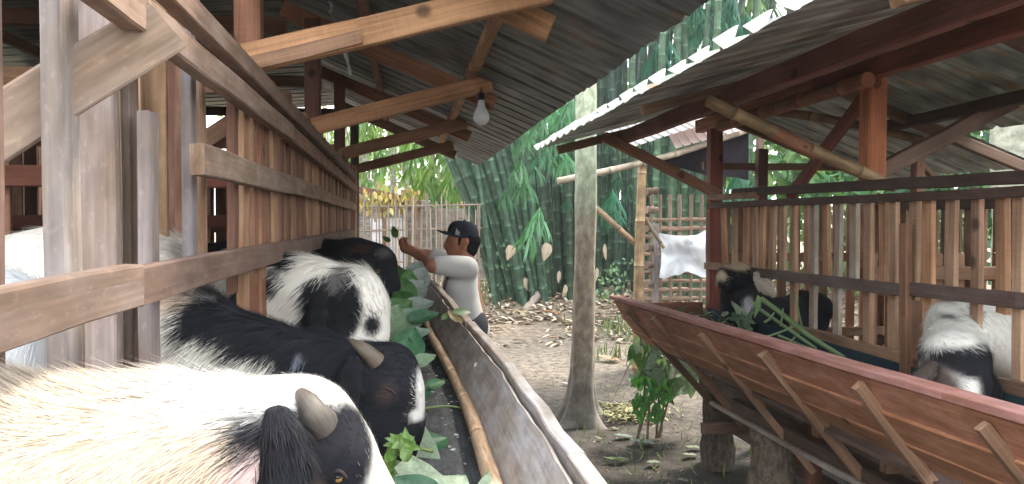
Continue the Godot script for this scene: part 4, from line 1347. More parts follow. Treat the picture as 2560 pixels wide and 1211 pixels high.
	var hands := body(fingers, 0.005, 0.008)
	var merged := body_mesh(b, func(p: Vector3) -> Color:
		return skin * (1.0 + 0.10 * soft.get_noise_3dv(p * 200.0)) * (0.75 if p.distance_to(brow + Vector3(-0.09, -0.055, 0)) < 0.022 else 1.0), spot(g))
	var arr := body_mesh(hands, one(skin), spot(g)).surface_get_arrays(0)
	merged.add_surface_from_arrays(Mesh.PRIMITIVE_TRIANGLES, arr)
	put("body", merged, M.skin, g)
	for s in [-1, 1]:
		ball(g, "eye", head + Vector3(-0.083, 0.012, 0.032 * s), 0.0115, Color(0.6, 0.58, 0.55), M.wet)
		ball(g, "iris", head + Vector3(-0.091, 0.012, 0.033 * s), 0.006, Color(0.02, 0.012, 0.01), M.wet)
		pole(g, "eyebrow", [head + Vector3(-0.088, 0.034, 0.012 * s), head + Vector3(-0.086, 0.038, 0.03 * s), head + Vector3(-0.072, 0.033, 0.05 * s)], 0.005, 0.003, Color(0.015, 0.012, 0.01), M.hide, 0.0, 6)
	# short black hair below the cap
	bones = []
	bones.append([head + Vector3(0.05, 0.0, 0), 0.082, head + Vector3(0.045, -0.045, 0), 0.068])
	for s in [-1, 1]:
		bones.append([head + Vector3(0.03, 0.03, 0.04 * s), 0.052, head + Vector3(0.035, -0.02, 0.05 * s), 0.038])
		bones.append([head + Vector3(-0.02, 0.02, 0.076 * s), 0.014, head + Vector3(-0.022, -0.02, 0.078 * s), 0.007])
	solid(g, "hair", bones, 0.009, 0.02, one(Color(0.014, 0.012, 0.012)), M.hide)
	# shirt
	bones = []
	bones.append([hip + Vector3(0, -0.03, 0), 0.135, far(1152, 760, d), 0.135])
	for s in [-1, 1]:
		bones.append([hip + Vector3(0.0, -0.04, 0.07 * s), 0.10, far(1150, 720, d) + Vector3(0, 0, 0.09 * s), 0.105])
		bones.append([far(1150, 720, d) + Vector3(0, 0, 0.09 * s), 0.105, far(1160, 678, d) + Vector3(0, 0, 0.10 * s), 0.085])
		var sh := far(1160, 668, d) + Vector3(0, 0, 0.17 * s)
		var el := far(1092, 660, d - 0.04) + Vector3(0, 0, 0.19 * s)
		if s < 0: el = far(1088, 648, d + 0.13)
		bones.append([sh, 0.082, el, 0.068])
	bones.append([far(1150, 735, d), 0.13, far(1158, 676, d), 0.10])
	var fold := func(p: Vector3) -> Color:
		return Color(0.86, 0.855, 0.85)
	var sb := body(bones, 0.011, 0.035)
	# soft creases in the cloth
	for i in sb.v.size():
		var p: Vector3 = sb.v[i]
		var w := soft.get_noise_3d(p.x * 90.0 + p.y * 60.0, p.y * 26.0 - p.x * 30.0, p.z * 60.0)
		sb.v[i] = p + sb.n[i] * (0.017 * w)
	put("t_shirt", body_mesh(sb, fold, spot(g)), M.cloth, g)
	# the print on the chest: a maroon block with a row of pale letters
	var front := far(1117, 720, d - 0.02)
	for q in range(7):
		var y := front.y + 0.075 - 0.03 * q
		var x := INF
		for i in sb.v.size():
			var p: Vector3 = sb.v[i]
			if absf(p.y - y) < 0.014 and absf(p.z - (foot.z + 0.055)) < 0.016: x = minf(x, p.x)
		if x == INF: continue
		beam(g, "print_block", Vector3(x - 0.002, y - 0.016, foot.z + 0.05), Vector3(x - 0.002, y + 0.0155, foot.z + 0.05), 0.004, 0.075, Color(0.17, 0.03, 0.045), M.cloth, 0.0, 0.0)
		for e in [[0.0, 0.006, 0.034, 0.006], [0.0, -0.006, 0.034, 0.006], [0.014, 0.0, 0.006, 0.016]]:
			beam(g, "print_letter", Vector3(x - 0.004, y + e[1] - e[3] / 2, foot.z + 0.066 + e[0]), Vector3(x - 0.004, y + e[1] + e[3] / 2, foot.z + 0.066 + e[0]), 0.003, e[2] * 0.6, Color(0.62, 0.56, 0.58), M.cloth, 0.0, 0.0)
	# trousers
	bones = []
	bones.append([hip + Vector3(0, 0.02, -0.06), 0.115, hip + Vector3(0, 0.02, 0.06), 0.115])
	for s in [-1, 1]:
		bones.append([hip + Vector3(0, -0.02, 0.085 * s), 0.105, Vector3(hip.x + 0.02 * s, 0.47, hip.z + 0.10 * s), 0.078])
		bones.append([Vector3(hip.x + 0.02 * s, 0.47, hip.z + 0.10 * s), 0.078, Vector3(hip.x + 0.04 + 0.02 * s, 0.12, hip.z + 0.10 * s), 0.062])
	solid(g, "trousers", bones, 0.014, 0.03, one(Color(0.05, 0.055, 0.075)), M.cloth)
	# cap: crown, button and a flat curved peak
	var cap := Node3D.new()
	cap.name = "cap"
	g.add_child(cap, true)
	var tilt := Basis(Vector3(0, 0, 1), -0.10)
	var c := head + Vector3(0.010, 0.055, 0)
	var st := st_new()
	var rings := 9
	var cloth := Color(0.022, 0.03, 0.045)
	var pts := []
	for i in rings + 1:
		var f := float(i) / rings
		var row := []
		for j in 25:
			var a := TAU * (j % 24) / 24.0
			var rr := cos(f * PI / 2 * 0.98)
			rr = pow(maxf(rr, 0.0), 0.62)
			var y := sin(f * PI / 2) * 0.098 - 0.01
			if i == 0: y = -0.028
			var seam := 1.0 - 0.02 * absf(cos(a * 3.0)) ** 12
			row.append(c + tilt * Vector3(cos(a) * 0.112 * rr * seam, y + (0.012 * (1.0 - f) if cos(a) < -0.5 else 0.0), sin(a) * 0.094 * rr * seam) - spot(g))
		pts.append(row)
	for i in rings:
		for j in 24:
			for q in [[i, j], [i + 1, j], [i + 1, j + 1], [i, j], [i + 1, j + 1], [i, j + 1]]:
				st.set_color(cloth)
				st.set_uv(Vector2(q[1] * 0.1, q[0] * 0.1))
				st.add_vertex(pts[q[0]][q[1]])
	st.generate_normals()
	put("crown", st.commit(), M.cloth, cap)
	st = st_new()
	pts = []
	for i in 6:
		var f := i / 5.0
		var row := []
		for j in 18:
			var s := (j - 4) / 4.0 if j < 9 else (13 - j) / 4.0
			var up := 0.004 if j < 9 else -0.004
			var reach := 0.085 * f * sqrt(maxf(0.0, 1.0 - s * s * 0.55))
			row.append(c + tilt * Vector3(-0.095 - reach + 0.055 * s * s * (1.0 - f * 0.4), 0.002 + up + 0.004 * f - 0.02 * s * s, s * 0.085) - spot(g))
		pts.append(row)
	for i in 5:
		for j in 18:
			var k := (j + 1) % 18
			for q in [[i, j], [i + 1, j], [i + 1, k], [i, j], [i + 1, k], [i, k]]:
				st.set_color(cloth)
				st.add_vertex(pts[q[0]][q[1]])
	for e in 8:
		for q in [[5, e], [5, e + 1], [5, 16 - e], [5, e], [5, 16 - e], [5, 17 - e]]:
			st.set_color(cloth)
			st.add_vertex(pts[q[0]][q[1]])
	st.generate_normals()
	put("peak", st.commit(), M.cloth, cap)
	ball(cap, "button", c + tilt * Vector3(0, 0.09, 0), 0.009, cloth, M.cloth)
	# small pale emblem on the side of the crown: a leaning flag of three strokes
	var side := c + tilt * Vector3(-0.045, 0.012, 0.087)
	for q in [[-0.012, -0.014, -0.006, 0.016], [-0.002, -0.016, 0.004, 0.008], [0.008, -0.018, 0.013, -0.002]]:
		beam(cap, "emblem_stroke", side + Vector3(q[0], q[1], 0.004), side + Vector3(q[2], q[3], 0.001), 0.0075, 0.004, Color(0.6, 0.62, 0.66), M.cloth, 0.0, 0.0)
	beam(cap, "emblem_stroke", side + Vector3(-0.014, -0.020, 0.004), side + Vector3(0.015, -0.024, 0.003), 0.007, 0.004, Color(0.6, 0.62, 0.66), M.cloth, 0.0, 0.0)
	# the sprig held in the hands
	var hold := far(996, 606, d + 0.01)
	var sp := thing("leafy_sprig", "small green sprig with two leaves held up in the hands of the person", "sprig", hold)
	pole(sp, "stem", [hold + Vector3(0.02, -0.03, 0), hold + Vector3(-0.01, 0.04, 0), hold + Vector3(0, 0.10, 0.01)], 0.003, 0.002, Color(0.10, 0.16, 0.04), M.leaf, 0.0, 6)
	for q in [[990, 578, 0.09, 0.05, 0.3], [976, 590, 0.07, 0.035, 1.2], [1003, 596, 0.06, 0.04, -0.9]]:
		var p := far(q[0], q[1], d + 0.02)
		put("leaf", leaf_mesh(q[2], q[3], 0.2, 0.2, Color(0.05, 0.17, 0.03), Color(0.14, 0.28, 0.08), 0.2), M.leaf, sp, Transform3D(Basis(Vector3(0, 0, 1), q[4]) * Basis(Vector3.RIGHT, -0.2), p - Vector3(0, q[2] * 0.5, 0) - hold))

# ---------------------------------------------------------------- ground and what lies on it
func height(x: float, t: float) -> float:
	var up := smoothstep(9.5, 15.0, t) * 0.42
	up += smoothstep(-1.0, -4.0, x) * smoothstep(10.0, 14.0, t) * 0.2
	return up + 0.018 * soft.get_noise_2d(x * 35.0, t * 35.0) + 0.05 * smoothstep(10.0, 12.5, t) * rough.get_noise_2d(x * 28.0, t * 28.0)

func ground() -> void:
	var xs := [-400.0, -150.0, -60.0, -25.0, -12.0]
	var x := -7.0
	while x < 9.0:
		xs.append(x)
		x += 0.14 if x > -0.5 and x < 4.5 else 0.35
	xs.append_array([12.0, 25.0, 60.0, 150.0, 400.0])
	var ts := [-400.0, -100.0, -30.0, -10.0, -3.0]
	var t := 0.0
	while t < 22.0:
		ts.append(t)
		t += 0.12 if t < 13.0 else 0.4
	ts.append_array([30.0, 60.0, 150.0, 400.0])
	var st := st_new()
	for i in ts.size():
		for j in xs.size():
			var p := at(xs[j], height(xs[j], ts[i]), ts[i])
			var n := soft.get_noise_2d(xs[j] * 22.0, ts[i] * 22.0)
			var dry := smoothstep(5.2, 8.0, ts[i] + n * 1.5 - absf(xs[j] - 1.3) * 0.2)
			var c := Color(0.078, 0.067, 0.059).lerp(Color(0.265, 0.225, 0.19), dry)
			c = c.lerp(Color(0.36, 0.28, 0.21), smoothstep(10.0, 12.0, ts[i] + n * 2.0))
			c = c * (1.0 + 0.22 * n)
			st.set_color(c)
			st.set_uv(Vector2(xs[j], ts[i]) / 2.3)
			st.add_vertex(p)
	for i in ts.size() - 1:
		for j in xs.size() - 1:
			var a := i * xs.size() + j
			for q in [a, a + xs.size(), a + xs.size() + 1, a, a + xs.size() + 1, a + 1]:
				st.add_index(q)
	st.generate_normals()
	var g := put("ground", st.commit(), M.earth, self)
	g.set_meta("kind", "structure")
	# dry leaves, sheaths and crumbs that nobody could count
	var flake := leaf_mesh(1.0, 0.34, 0.5, 0.25, Color(1, 1, 1), Color(1, 1, 1), 0.0, 4)
	var places := []
	var cols := []
	for k in 10500:
		var tt := rng.randf_range(9.6, 17.5)
		var xx := rng.randf_range(-3.5, 8.0)
		if rng.randf() > smoothstep(9.8, 11.6, tt + soft.get_noise_2d(xx * 30.0, tt * 20.0) * 2.0): continue
		var s := rng.randf_range(0.07, 0.26)
		var b := Basis(Vector3.UP, rng.randf() * TAU) * Basis(Vector3.RIGHT, -PI / 2 + rng.randf_range(-0.5, 0.35))
		places.append(Transform3D(b.scaled_local(Vector3(s, s, s)), at(xx, height(xx, tt) + rng.randf_range(0.0, 0.05), tt)))
		var base: Color = [Color(0.44, 0.35, 0.25), Color(0.52, 0.43, 0.33), Color(0.34, 0.24, 0.16), Color(0.58, 0.50, 0.42), Color(0.27, 0.19, 0.13)][rng.randi() % 5]
		cols.append(shade(base, 0.25))
	var l := many("leaf_litter", flake, M.litter, places, cols)
	tag(l, "thick pale carpet of dry bamboo leaves and sheaths before the grove", "leaf litter", "", "stuff")
	# crumbs and straw on the trodden soil
	places = []
	cols = []
	for k in 2600:
		var tt := rng.randf_range(2.2, 10.0)
		var xx := rng.randf_range(0.2, 3.3)
		if soft.get_noise_2d(xx * 60.0 + 77.0, tt * 60.0) < -0.05 and rng.randf() < 0.8: continue
		var s := rng.randf_range(0.012, 0.055)
		var b := Basis(Vector3.UP, rng.randf() * TAU) * Basis(Vector3.RIGHT, -PI / 2 + rng.randf_range(-0.2, 0.2))
		places.append(Transform3D(b.scaled_local(Vector3(s * 0.6, s, s)), at(xx, height(xx, tt) + 0.006, tt)))
		cols.append(shade([Color(0.30, 0.25, 0.19), Color(0.20, 0.17, 0.13), Color(0.12, 0.16, 0.07), Color(0.38, 0.33, 0.27)][rng.randi() % 4], 0.3))
	l = many("ground_straw", flake, M.litter, places, cols)
	tag(l, "scattered bits of straw and torn leaf on the trodden soil", "straw", "", "stuff")
	# grass and small weeds at the foot of the grove
	places = []
	cols = []
	for q in [[1540, 800, 10.6, 0.35, 110], [1515, 870, 8.8, 0.2, 36], [1250, 690, 13.4, 0.5, 200], [1660, 1105, 5.1, 0.5, 200], [1560, 1010, 6.6, 0.45, 70]]:
		var c := on_t(q[0], q[1], q[2])
		for k in q[4]:
			var xx: float = c.x + rng.randfn() * q[3]
			var tt: float = q[2] + rng.randfn() * q[3]
			var s: float = rng.randf_range(0.06, 0.24) * (0.4 if q[2] < 8.0 else 1.0)
			var b := Basis(Vector3.UP, rng.randf() * TAU) * Basis(Vector3.RIGHT, rng.randf_range(0.1, 0.9) * (1.6 if q[2] < 8.0 else 1.0))
			places.append(Transform3D(b.scaled_local(Vector3(s * 0.4, s, s)), at(xx, height(xx, tt), tt)))
			cols.append(shade(Color(0.10, 0.17, 0.06).lerp(Color(0.28, 0.30, 0.14), rng.randf()), 0.3))
	l = many("grass", flake, M.blade, places, cols)
	tag(l, "thin grass and weeds sprouting between litter and soil", "grass", "", "stuff")
	# fallen leaves and sheaths that can be told apart
	var fallen := [
		[1537, 1155, 0.16, Color(0.13, 0.22, 0.05), "round yellow green leaf lying on the dark soil of the aisle"],
		[1553, 1152, 0.10, Color(0.17, 0.24, 0.12), "small folded leaf beside the round yellow green leaf"],
		[1555, 1094, 0.15, Color(0.16, 0.26, 0.19), "blue green leaf in front of the flared tree root"],
		[1605, 1113, 0.19, Color(0.18, 0.28, 0.21), "long pale green leaf between tree root and concrete footing"],
		[1625, 1158, 0.13, Color(0.24, 0.30, 0.22), "narrow pale leaf right of the yellow green leaf"],
		[1718, 1140, 0.13, Color(0.25, 0.30, 0.20), "pale oval leaf near the concrete footing"],
		[1727, 1122, 0.14, Color(0.17, 0.23, 0.12), "green leaf behind the pale oval one near the footing"],
		[1495, 1100, 0.06, Color(0.28, 0.29, 0.12), "tiny yellowish leaf just before the tree root"],
		[1705, 1205, 0.08, Color(0.34, 0.36, 0.29), "tiny whitish leaf at the bottom edge of the aisle"],
		[1535, 1075, 0.08, Color(0.22, 0.24, 0.16), "curled dull leaf right of the tree root"],
		[1413, 962, 0.09, Color(0.60, 0.58, 0.55), "scrap of white paper on the soil left of the tree"],
		[1325, 822, 0.16, Color(0.70, 0.68, 0.62), "white dry sheath at the edge of the litter"],
		[1285, 770, 0.50, Color(0.55, 0.42, 0.26), "broad tan sheath lying on the litter before the grove"],
		[1372, 768, 0.40, Color(0.40, 0.17, 0.07), "rust brown sheath on the litter left of the tree"],
		[1515, 905, 0.30, Color(0.45, 0.26, 0.17), "reddish dry leaf on the pale soil right of the tree"],
	]
	for q in fallen:
		var p := on_y(q[0], q[1], 0.012)
		if q[1] < 830:
			p = on_t(q[0], q[1], 11.5)
			p.y = height(p.x, -p.z) + 0.07
		var m := leaf_mesh(q[2], q[2] * 0.5, 0.16, -0.06, q[3], q[3].lerp(Color(0.6, 0.62, 0.5), 0.4), 0.2)
		var o := put("fallen_leaf", m, M.leaf, self, Transform3D(Basis(Vector3.UP, rng.randf_range(0.9, 2.2)) * Basis(Vector3.RIGHT, -PI / 2 + 0.12), p + Vector3(q[2] * 0.5, 0.004, 0)))
		tag(o, q[4], "leaf")
	# thick dry stake leaning on the litter
	var o := pole(self, "dry_stalk", [on_t(1312, 782, 12.2), on_t(1362, 712, 13.0)], 0.075, 0.06, Color(0.50, 0.40, 0.34), M.old, 0.0, 8, 0.12)
	tag(o, "thick pale dry bamboo butt leaning in the litter left of the tree", "stalk")
	o = pole(self, "cut_branch", [on_y(1482, 1000, 0.02), on_y(1520, 1012, 0.03), on_y(1575, 1012, 0.03)], 0.016, 0.012, Color(0.45, 0.38, 0.25), M.cane, 0.0, 8, 0.08)
	tag(o, "pale cut branch lying on the soil between tree and leaf bundle", "branch")
	o = pole(self, "cut_branch", [on_y(1530, 1003, 0.03), on_t(1560, 940, 6.6), on_t(1590, 880, 6.3)], 0.007, 0.005, Color(0.40, 0.33, 0.22), M.cane, 0.0, 6, 0.08)
	tag(o, "thin twig slanting up from the cut branch to the leaf bundle", "branch")
	# straw heap at the foot of the bundle
	places = []
	cols = []
	for k in 420:
		var p := on_y(1575 + rng.randfn() * 45.0, 1040 + rng.randfn() * 10.0, 0.02)
		var s := rng.randf_range(0.03, 0.09)
		places.append(Transform3D(Basis(Vector3.UP, rng.randf() * TAU) * Basis(Vector3.RIGHT, -PI / 2 + rng.randf_range(-0.1, 0.8)).scaled_local(Vector3(s, s, s)), p + Vector3(0, rng.randf() * 0.06, 0)))
		cols.append(shade(Color(0.32, 0.31, 0.16), 0.4))
	l = many("fodder_scraps", flake, M.litter, places, cols)
	tag(l, "yellowish scraps of chopped fodder under the leaf bundle", "fodder scraps", "", "stuff")

func tree() -> void:
	var b := on_y(1450, 1058, 0.0)
	var t := thing("tree", "slim pale trunked tree with flared roots standing in the aisle", "tree", b)
	# trunk: flare of lobed roots at the base, bark brown below, lichen green above
	var st := st_new()
	var levels := [0.0, 0.05, 0.11, 0.18, 0.28, 0.42, 0.7, 1.0, 1.3, 1.6, 1.8, 2.0, 2.2, 2.4, 2.65, 2.95, 3.3, 3.7, 4.2, 5.0, 6.0, 7.5]
	var pts := []
	for i in levels.size():
		var y: float = levels[i]
		var row := []
		for j in 37:
			var a := TAU * (j % 36) / 36.0
			var fl := 0.20 * exp(-y / 0.12) + 0.028 * exp(-y / 0.5)
			var lobe := 0.55 + 0.45 * cos(a * 5.0 + 0.6 + sin(a * 2.0))
			var r := 0.086 + fl * lobe - 0.002 * y + 0.011 * soft.get_noise_2d(cos(a) * 60.0 + sin(a) * 45.0, y * 80.0)
			if y < 0.01: r += 0.03 * lobe
			row.append(Vector3(cos(a) * r + 0.014 * y + 0.02 * sin(y * 1.1), y - 0.03, sin(a) * r))
		pts.append(row)
	for i in levels.size() - 1:
		for j in 36:
			for q in [[i, j], [i + 1, j], [i + 1, j + 1], [i, j], [i + 1, j + 1], [i, j + 1]]:
				var y: float = levels[q[0]]
				var n := soft.get_noise_2d(q[1] % 36 * 20.0, y * 50.0)
				var c := Color(0.31, 0.285, 0.26).lerp(Color(0.54, 0.45, 0.37), smoothstep(0.25, 0.7, y + n * 0.15))
				c = c.lerp(Color(0.42, 0.47, 0.345), smoothstep(1.5, 1.85, y + n * 0.2))
				st.set_color(c)
				st.set_uv(Vector2(q[1] / 36.0, y / 2.0))
				st.add_vertex(pts[q[0]][q[1]])
	st.generate_normals()
	var trunk := put("trunk", st.commit(), M.bark, t)
	var crown := Node3D.new()
	crown.name = "crown"
	t.add_child(crown, true)
	var places := []
	var cols := []
	for k in 7:
		var a := TAU * k / 7.0
		var e := Vector3(cos(a) * 1.5, rng.randf_range(7.6, 9.0), sin(a) * 1.5) + b
		pole(crown, "limb", [b + Vector3(0.1, 6.4 + 0.12 * k, 0), b + Vector3(cos(a) * 0.6, 7.3, sin(a) * 0.6), e], 0.05, 0.015, Color(0.34, 0.3, 0.25), M.bark, 0.0, 8)
		for q in 60:
			var p := e - b + Vector3(rng.randfn(), rng.randfn() * 0.7, rng.randfn()) * 0.55
			places.append(Transform3D(any_turn().scaled_local(Vector3.ONE * rng.randf_range(0.12, 0.22)), p))
			cols.append(shade(Color(0.07, 0.13, 0.035), 0.35))
	many("foliage", leaf_mesh(1.0, 0.55, 0.2, 0.2, Color(1, 1, 1), Color(1, 1, 1), 0.1, 4), M.blade, places, cols, crown)

# ---------------------------------------------------------------- the bamboo grove
# culms: [pixel at the foot, pixel where it crosses a level line, that level, radius]
func clump(label: String, t0: float, culms: Array, tint: Color, tall: float, level: float) -> Node3D:
	var first := on_t(culms[0][0], 730, t0)
	var base := at(first.x, height(first.x, t0), t0)
	var g := thing("bamboo_clump", label, "bamboo", base)
	for q in culms:
		var t: float = t0 + rng.randf_range(-0.9, 0.9)
		var f := on_t(q[0], 730, t)
		f.y = height(f.x, t) - 0.05
		var m := on_t(q[1], level, t + rng.randf_range(-0.3, 0.3))
		var run := (m - f)
		var k := tall / maxf(run.y, 0.5)
		var top := f + Vector3(run.x * k * 1.25, tall, run.z * k)
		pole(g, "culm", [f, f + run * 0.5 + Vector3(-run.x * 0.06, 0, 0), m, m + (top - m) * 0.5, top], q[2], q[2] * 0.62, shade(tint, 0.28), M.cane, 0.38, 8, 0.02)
	return g

func sprays(parent: Node3D, spots: Array, tint: Color, size: float, warm := 0.0, thin := 0.42) -> void:
	var places := []
	var cols := []
	var base := spot(parent)
	for q in spots:
		# a hanging branchlet: sprays thrown round a pixel at a depth, with a spread in pixels
		for k in int(q[5] * thin):
			var px: float = q[0] + rng.randfn() * q[3]
			var py: float = q[1] + rng.randfn() * q[4]
			var p := on_t(px, py, q[2] + rng.randf_range(-0.8, 0.8))
			var s := size * rng.randf_range(0.6, 1.25)
			var b := Basis(Vector3.UP, rng.randf() * TAU) * Basis(Vector3.RIGHT, rng.randf_range(-0.45, 0.45))
			places.append(Transform3D(b.scaled_local(Vector3(s, s, s)), p - base))
			cols.append(shade(tint.lerp(Color(0.20, 0.30, 0.05), warm * rng.randf()), 0.35))
	many("foliage", M.spray, M.blade, places, cols, parent)

func grove() -> void:
	M.spray = spray_mesh(17, 0.42, 0.036, Color(1, 1, 1))
	M.spray_fine = spray_mesh(16, 0.36, 0.03, Color(1, 1, 1))
	var g := clump("leaning bamboo clump left of the aisle tree, green culms tilting to the left", 13.2, [
		[1253, 1128, 0.055], [1262, 1150, 0.06], [1281, 1172, 0.065], [1292, 1190, 0.06], [1300, 1206, 0.065], [1312, 1228, 0.06], [1318, 1246, 0.065], [1336, 1262, 0.055], [1345, 1290, 0.06], [1230, 1168, 0.05], [1360, 1310, 0.06], [1240, 1190, 0.045], [1325, 1236, 0.055], [1246, 1140, 0.06], [1270, 1160, 0.065], [1286, 1182, 0.06], [1305, 1216, 0.065], [1330, 1270, 0.06], [1340, 1280, 0.065], [1352, 1300, 0.06], [1365, 1322, 0.06], [1236, 1120, 0.05], [1372, 1345, 0.06]], Color(0.075, 0.15, 0.10), 10.0, 400)
	sprays(g, [[1325, 330, 11.0, 40, 26, 34], [1310, 400, 11.2, 24, 26, 20], [1350, 290, 11.3, 34, 22, 30], [1312, 535, 10.8, 14, 12, 9], [1320, 575, 10.6, 12, 8, 7], [1262, 500, 10.9, 8, 8, 5], [1405, 250, 11.0, 22, 26, 34], [1395, 390, 11.4, 24, 16, 14]], Color(0.09, 0.24, 0.11), 0.85, 0.0, 0.26)
	g = clump("upright bamboo clump right behind the aisle tree", 13.8, [
		[1375, 1335, 0.06], [1390, 1352, 0.055], [1400, 1380, 0.065], [1418, 1395, 0.06], [1432, 1440, 0.06], [1450, 1468, 0.065], [1490, 1500, 0.06], [1505, 1512, 0.055], [1410, 1422, 0.06], [1522, 1545, 0.06], [1480, 1486, 0.06], [1395, 1452, 0.05], [1384, 1342, 0.06], [1406, 1388, 0.065], [1426, 1420, 0.06], [1440, 1455, 0.06], [1500, 1478, 0.065], [1515, 1530, 0.06]], Color(0.055, 0.105, 0.07), 10.0, 300)
	sprays(g, [[1400, 300, 12.0, 40, 40, 24], [1545, 470, 12.4, 18, 18, 9], [1420, 490, 12.2, 14, 16, 6], [1490, 400, 13.0, 20, 60, 10]], Color(0.05, 0.17, 0.085), 0.85, 0.0, 0.25)
	g = clump("tall bamboo clump rising between the two roofs, dark blue green", 14.0, [
		[1545, 1530, 0.07], [1560, 1562, 0.065], [1572, 1600, 0.07], [1590, 1632, 0.065], [1605, 1658, 0.07], [1622, 1688, 0.065], [1640, 1715, 0.07], [1655, 1742, 0.065], [1672, 1770, 0.07], [1530, 1548, 0.06], [1585, 1580, 0.065], [1612, 1612, 0.06], [1655, 1690, 0.06], [1690, 1800, 0.065], [1700, 1760, 0.06], [1630, 1650, 0.06]], Color(0.055, 0.11, 0.08), 11.0, 200)
	sprays(g, [[1640, 130, 13.0, 30, 30, 26], [1790, 60, 13.0, 34, 40, 34], [1860, 40, 12.8, 40, 30, 30], [1650, 200, 12.8, 30, 26, 18], [1720, 60, 13.2, 40, 30, 22]], Color(0.035, 0.155, 0.095), 0.95)
	g = clump("bamboo clump behind the white sack, broad green culms", 12.6, [
		[1600, 1590, 0.06], [1628, 1640, 0.065], [1650, 1658, 0.07], [1672, 1680, 0.08], [1688, 1690, 0.085], [1712, 1712, 0.065], [1728, 1730, 0.07], [1745, 1752, 0.065], [1762, 1775, 0.07], [1785, 1800, 0.07], [1660, 1690, 0.055], [1735, 1748, 0.06], [1830, 1850, 0.07], [1860, 1870, 0.07], [1620, 1640, 0.055]], Color(0.08, 0.16, 0.09), 10.0, 450)
	sprays(g, [[1770, 470, 11.5, 20, 20, 10], [1850, 465, 11.0, 30, 20, 16], [1545, 480, 11.5, 16, 16, 8]], Color(0.04, 0.16, 0.09), 0.9)
	var back := []
	for k in 52:
		var px := 1190 + k * 13.0 + rng.randf_range(-9, 9)
		if px > 1440 and px < 1640 and k % 2 == 0: continue
		back.append([px, px + (px - 1420) * 0.10 + rng.randf_range(-20, 20), rng.randf_range(0.06, 0.09)])
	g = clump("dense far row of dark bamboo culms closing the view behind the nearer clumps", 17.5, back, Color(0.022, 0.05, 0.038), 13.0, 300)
	sprays(g, [[1420, 420, 16.5, 80, 100, 40], [1720, 500, 16.5, 80, 60, 40], [1840, 20, 17.0, 90, 40, 50]], Color(0.05, 0.14, 0.06), 1.4, 0.5)
	var pale := []
	for k in 34:
		var px := 850 + k * 9.5 + rng.randf_range(-5, 5)
		pale.append([px, px + rng.randf_range(-26, 30), rng.randf_range(0.035, 0.06)])
	g = clump("thin pale grey bamboo culms beyond the stake fence at left", 23.0, pale, Color(0.38, 0.38, 0.30), 10.0, 400)
	sprays(g, [[920, 350, 19.0, 26, 50, 70], [1000, 345, 19.5, 40, 30, 60], [1080, 440, 17.5, 34, 60, 110], [1115, 480, 17.0, 24, 40, 70], [1150, 430, 17.0, 18, 40, 40], [1050, 400, 18.0, 30, 50, 60], [920, 440, 20.0, 26, 30, 30], [880, 420, 20.0, 10, 60, 30], [890, 290, 19.0, 20, 20, 30]], Color(0.12, 0.27, 0.07), 0.95, 1.0, 0.34)
	# dry sheaths that still cling to the culms
	for q in [[1272, 640, 12.2, 0.34, 0.26, "dry"], [1364, 640, 12.4, 0.42, 0.26, "dry"], [1312, 722, 12.6, 0.36, 0.2, ""], [1412, 735, 12.4, 0.3, 0.2, ""], [1398, 700, 12.8, 0.3, 0.15, ""], [1492, 700, 12.6, 0.4, 0.16, ""], [1512, 640, 12.8, 0.40, 0.14, ""]]:
		var m := leaf_mesh(q[3] * 0.72, q[4] * (0.75 if q[5] else 0.5), 0.6, 0.15, Color(0.46, 0.36, 0.26), Color(0.72, 0.65, 0.55), 0.1)
		var p := on_t(q[0], q[1], q[2])
		var label: String = {1272: "tan curled sheath hanging in the leaning clump behind the man's shoulder", 1364: "pale heart shaped sheath hanging before the culms left of the tree", 1512: "long dry sheath right of the trunk at mid height", 1312: "dry sheath low at the foot of the leaning clump", 1412: "rounded grey sheath at the clump foot left of the trunk", 1398: "small grey sheath above the rounded one left of the trunk", 1492: "dry sheath close to the right edge of the trunk, low"}[q[0]]
		tag(put("bamboo_sheath", m, M.litter, self, Transform3D(Basis(Vector3.UP, rng.randf_range(-0.5, 0.5)) * Basis(Vector3(0, 0, 1), PI + rng.randf_range(-0.4, 0.4)), p + Vector3(0, q[3] * 0.5, 0))), label, "bamboo sheath", "dry sheaths hanging on the bamboo")

# leafy masses behind everything, each a tree with trunk and crown
func backdrop_tree(label: String, c: Vector3, rad: Vector3, n: int, leaf: float, tint: Color, warm: float) -> void:
	var base := Vector3(c.x, height(c.x, -c.z), c.z)
	var g := thing("broadleaf_tree", label, "tree", base, "")
	pole(g, "trunk", [base - Vector3(0, 0.1, 0), base + Vector3(0.15, (c.y - base.y) * 0.5, 0), c], 0.16, 0.06, Color(0.24, 0.2, 0.16), M.bark, 0.0, 8)
	var places := []
	var cols := []
	var lumps := []
	for k in 22:
		var d := Vector3(rng.randfn(), rng.randfn(), rng.randfn()).normalized() * pow(rng.randf(), 0.4)
		lumps.append([c + d * rad - base, rng.randf_range(0.2, 0.4)])
	for k in n:
		var l = lumps[rng.randi() % 22]
		var p: Vector3 = l[0] + Vector3(rng.randfn(), rng.randfn() * 0.8, rng.randfn()) * l[1] * minf(rad.x, rad.y)
		if p.y < 0.05: continue
		var s := leaf * rng.randf_range(0.6, 1.3)
		places.append(Transform3D(any_turn().scaled_local(Vector3(s, s, s)), p))
		cols.append(shade(tint.lerp(Color(0.26, 0.36, 0.06), warm * rng.randf()), 0.35))
	many("crown", M.simple_leaf, M.blade, places, cols, g)

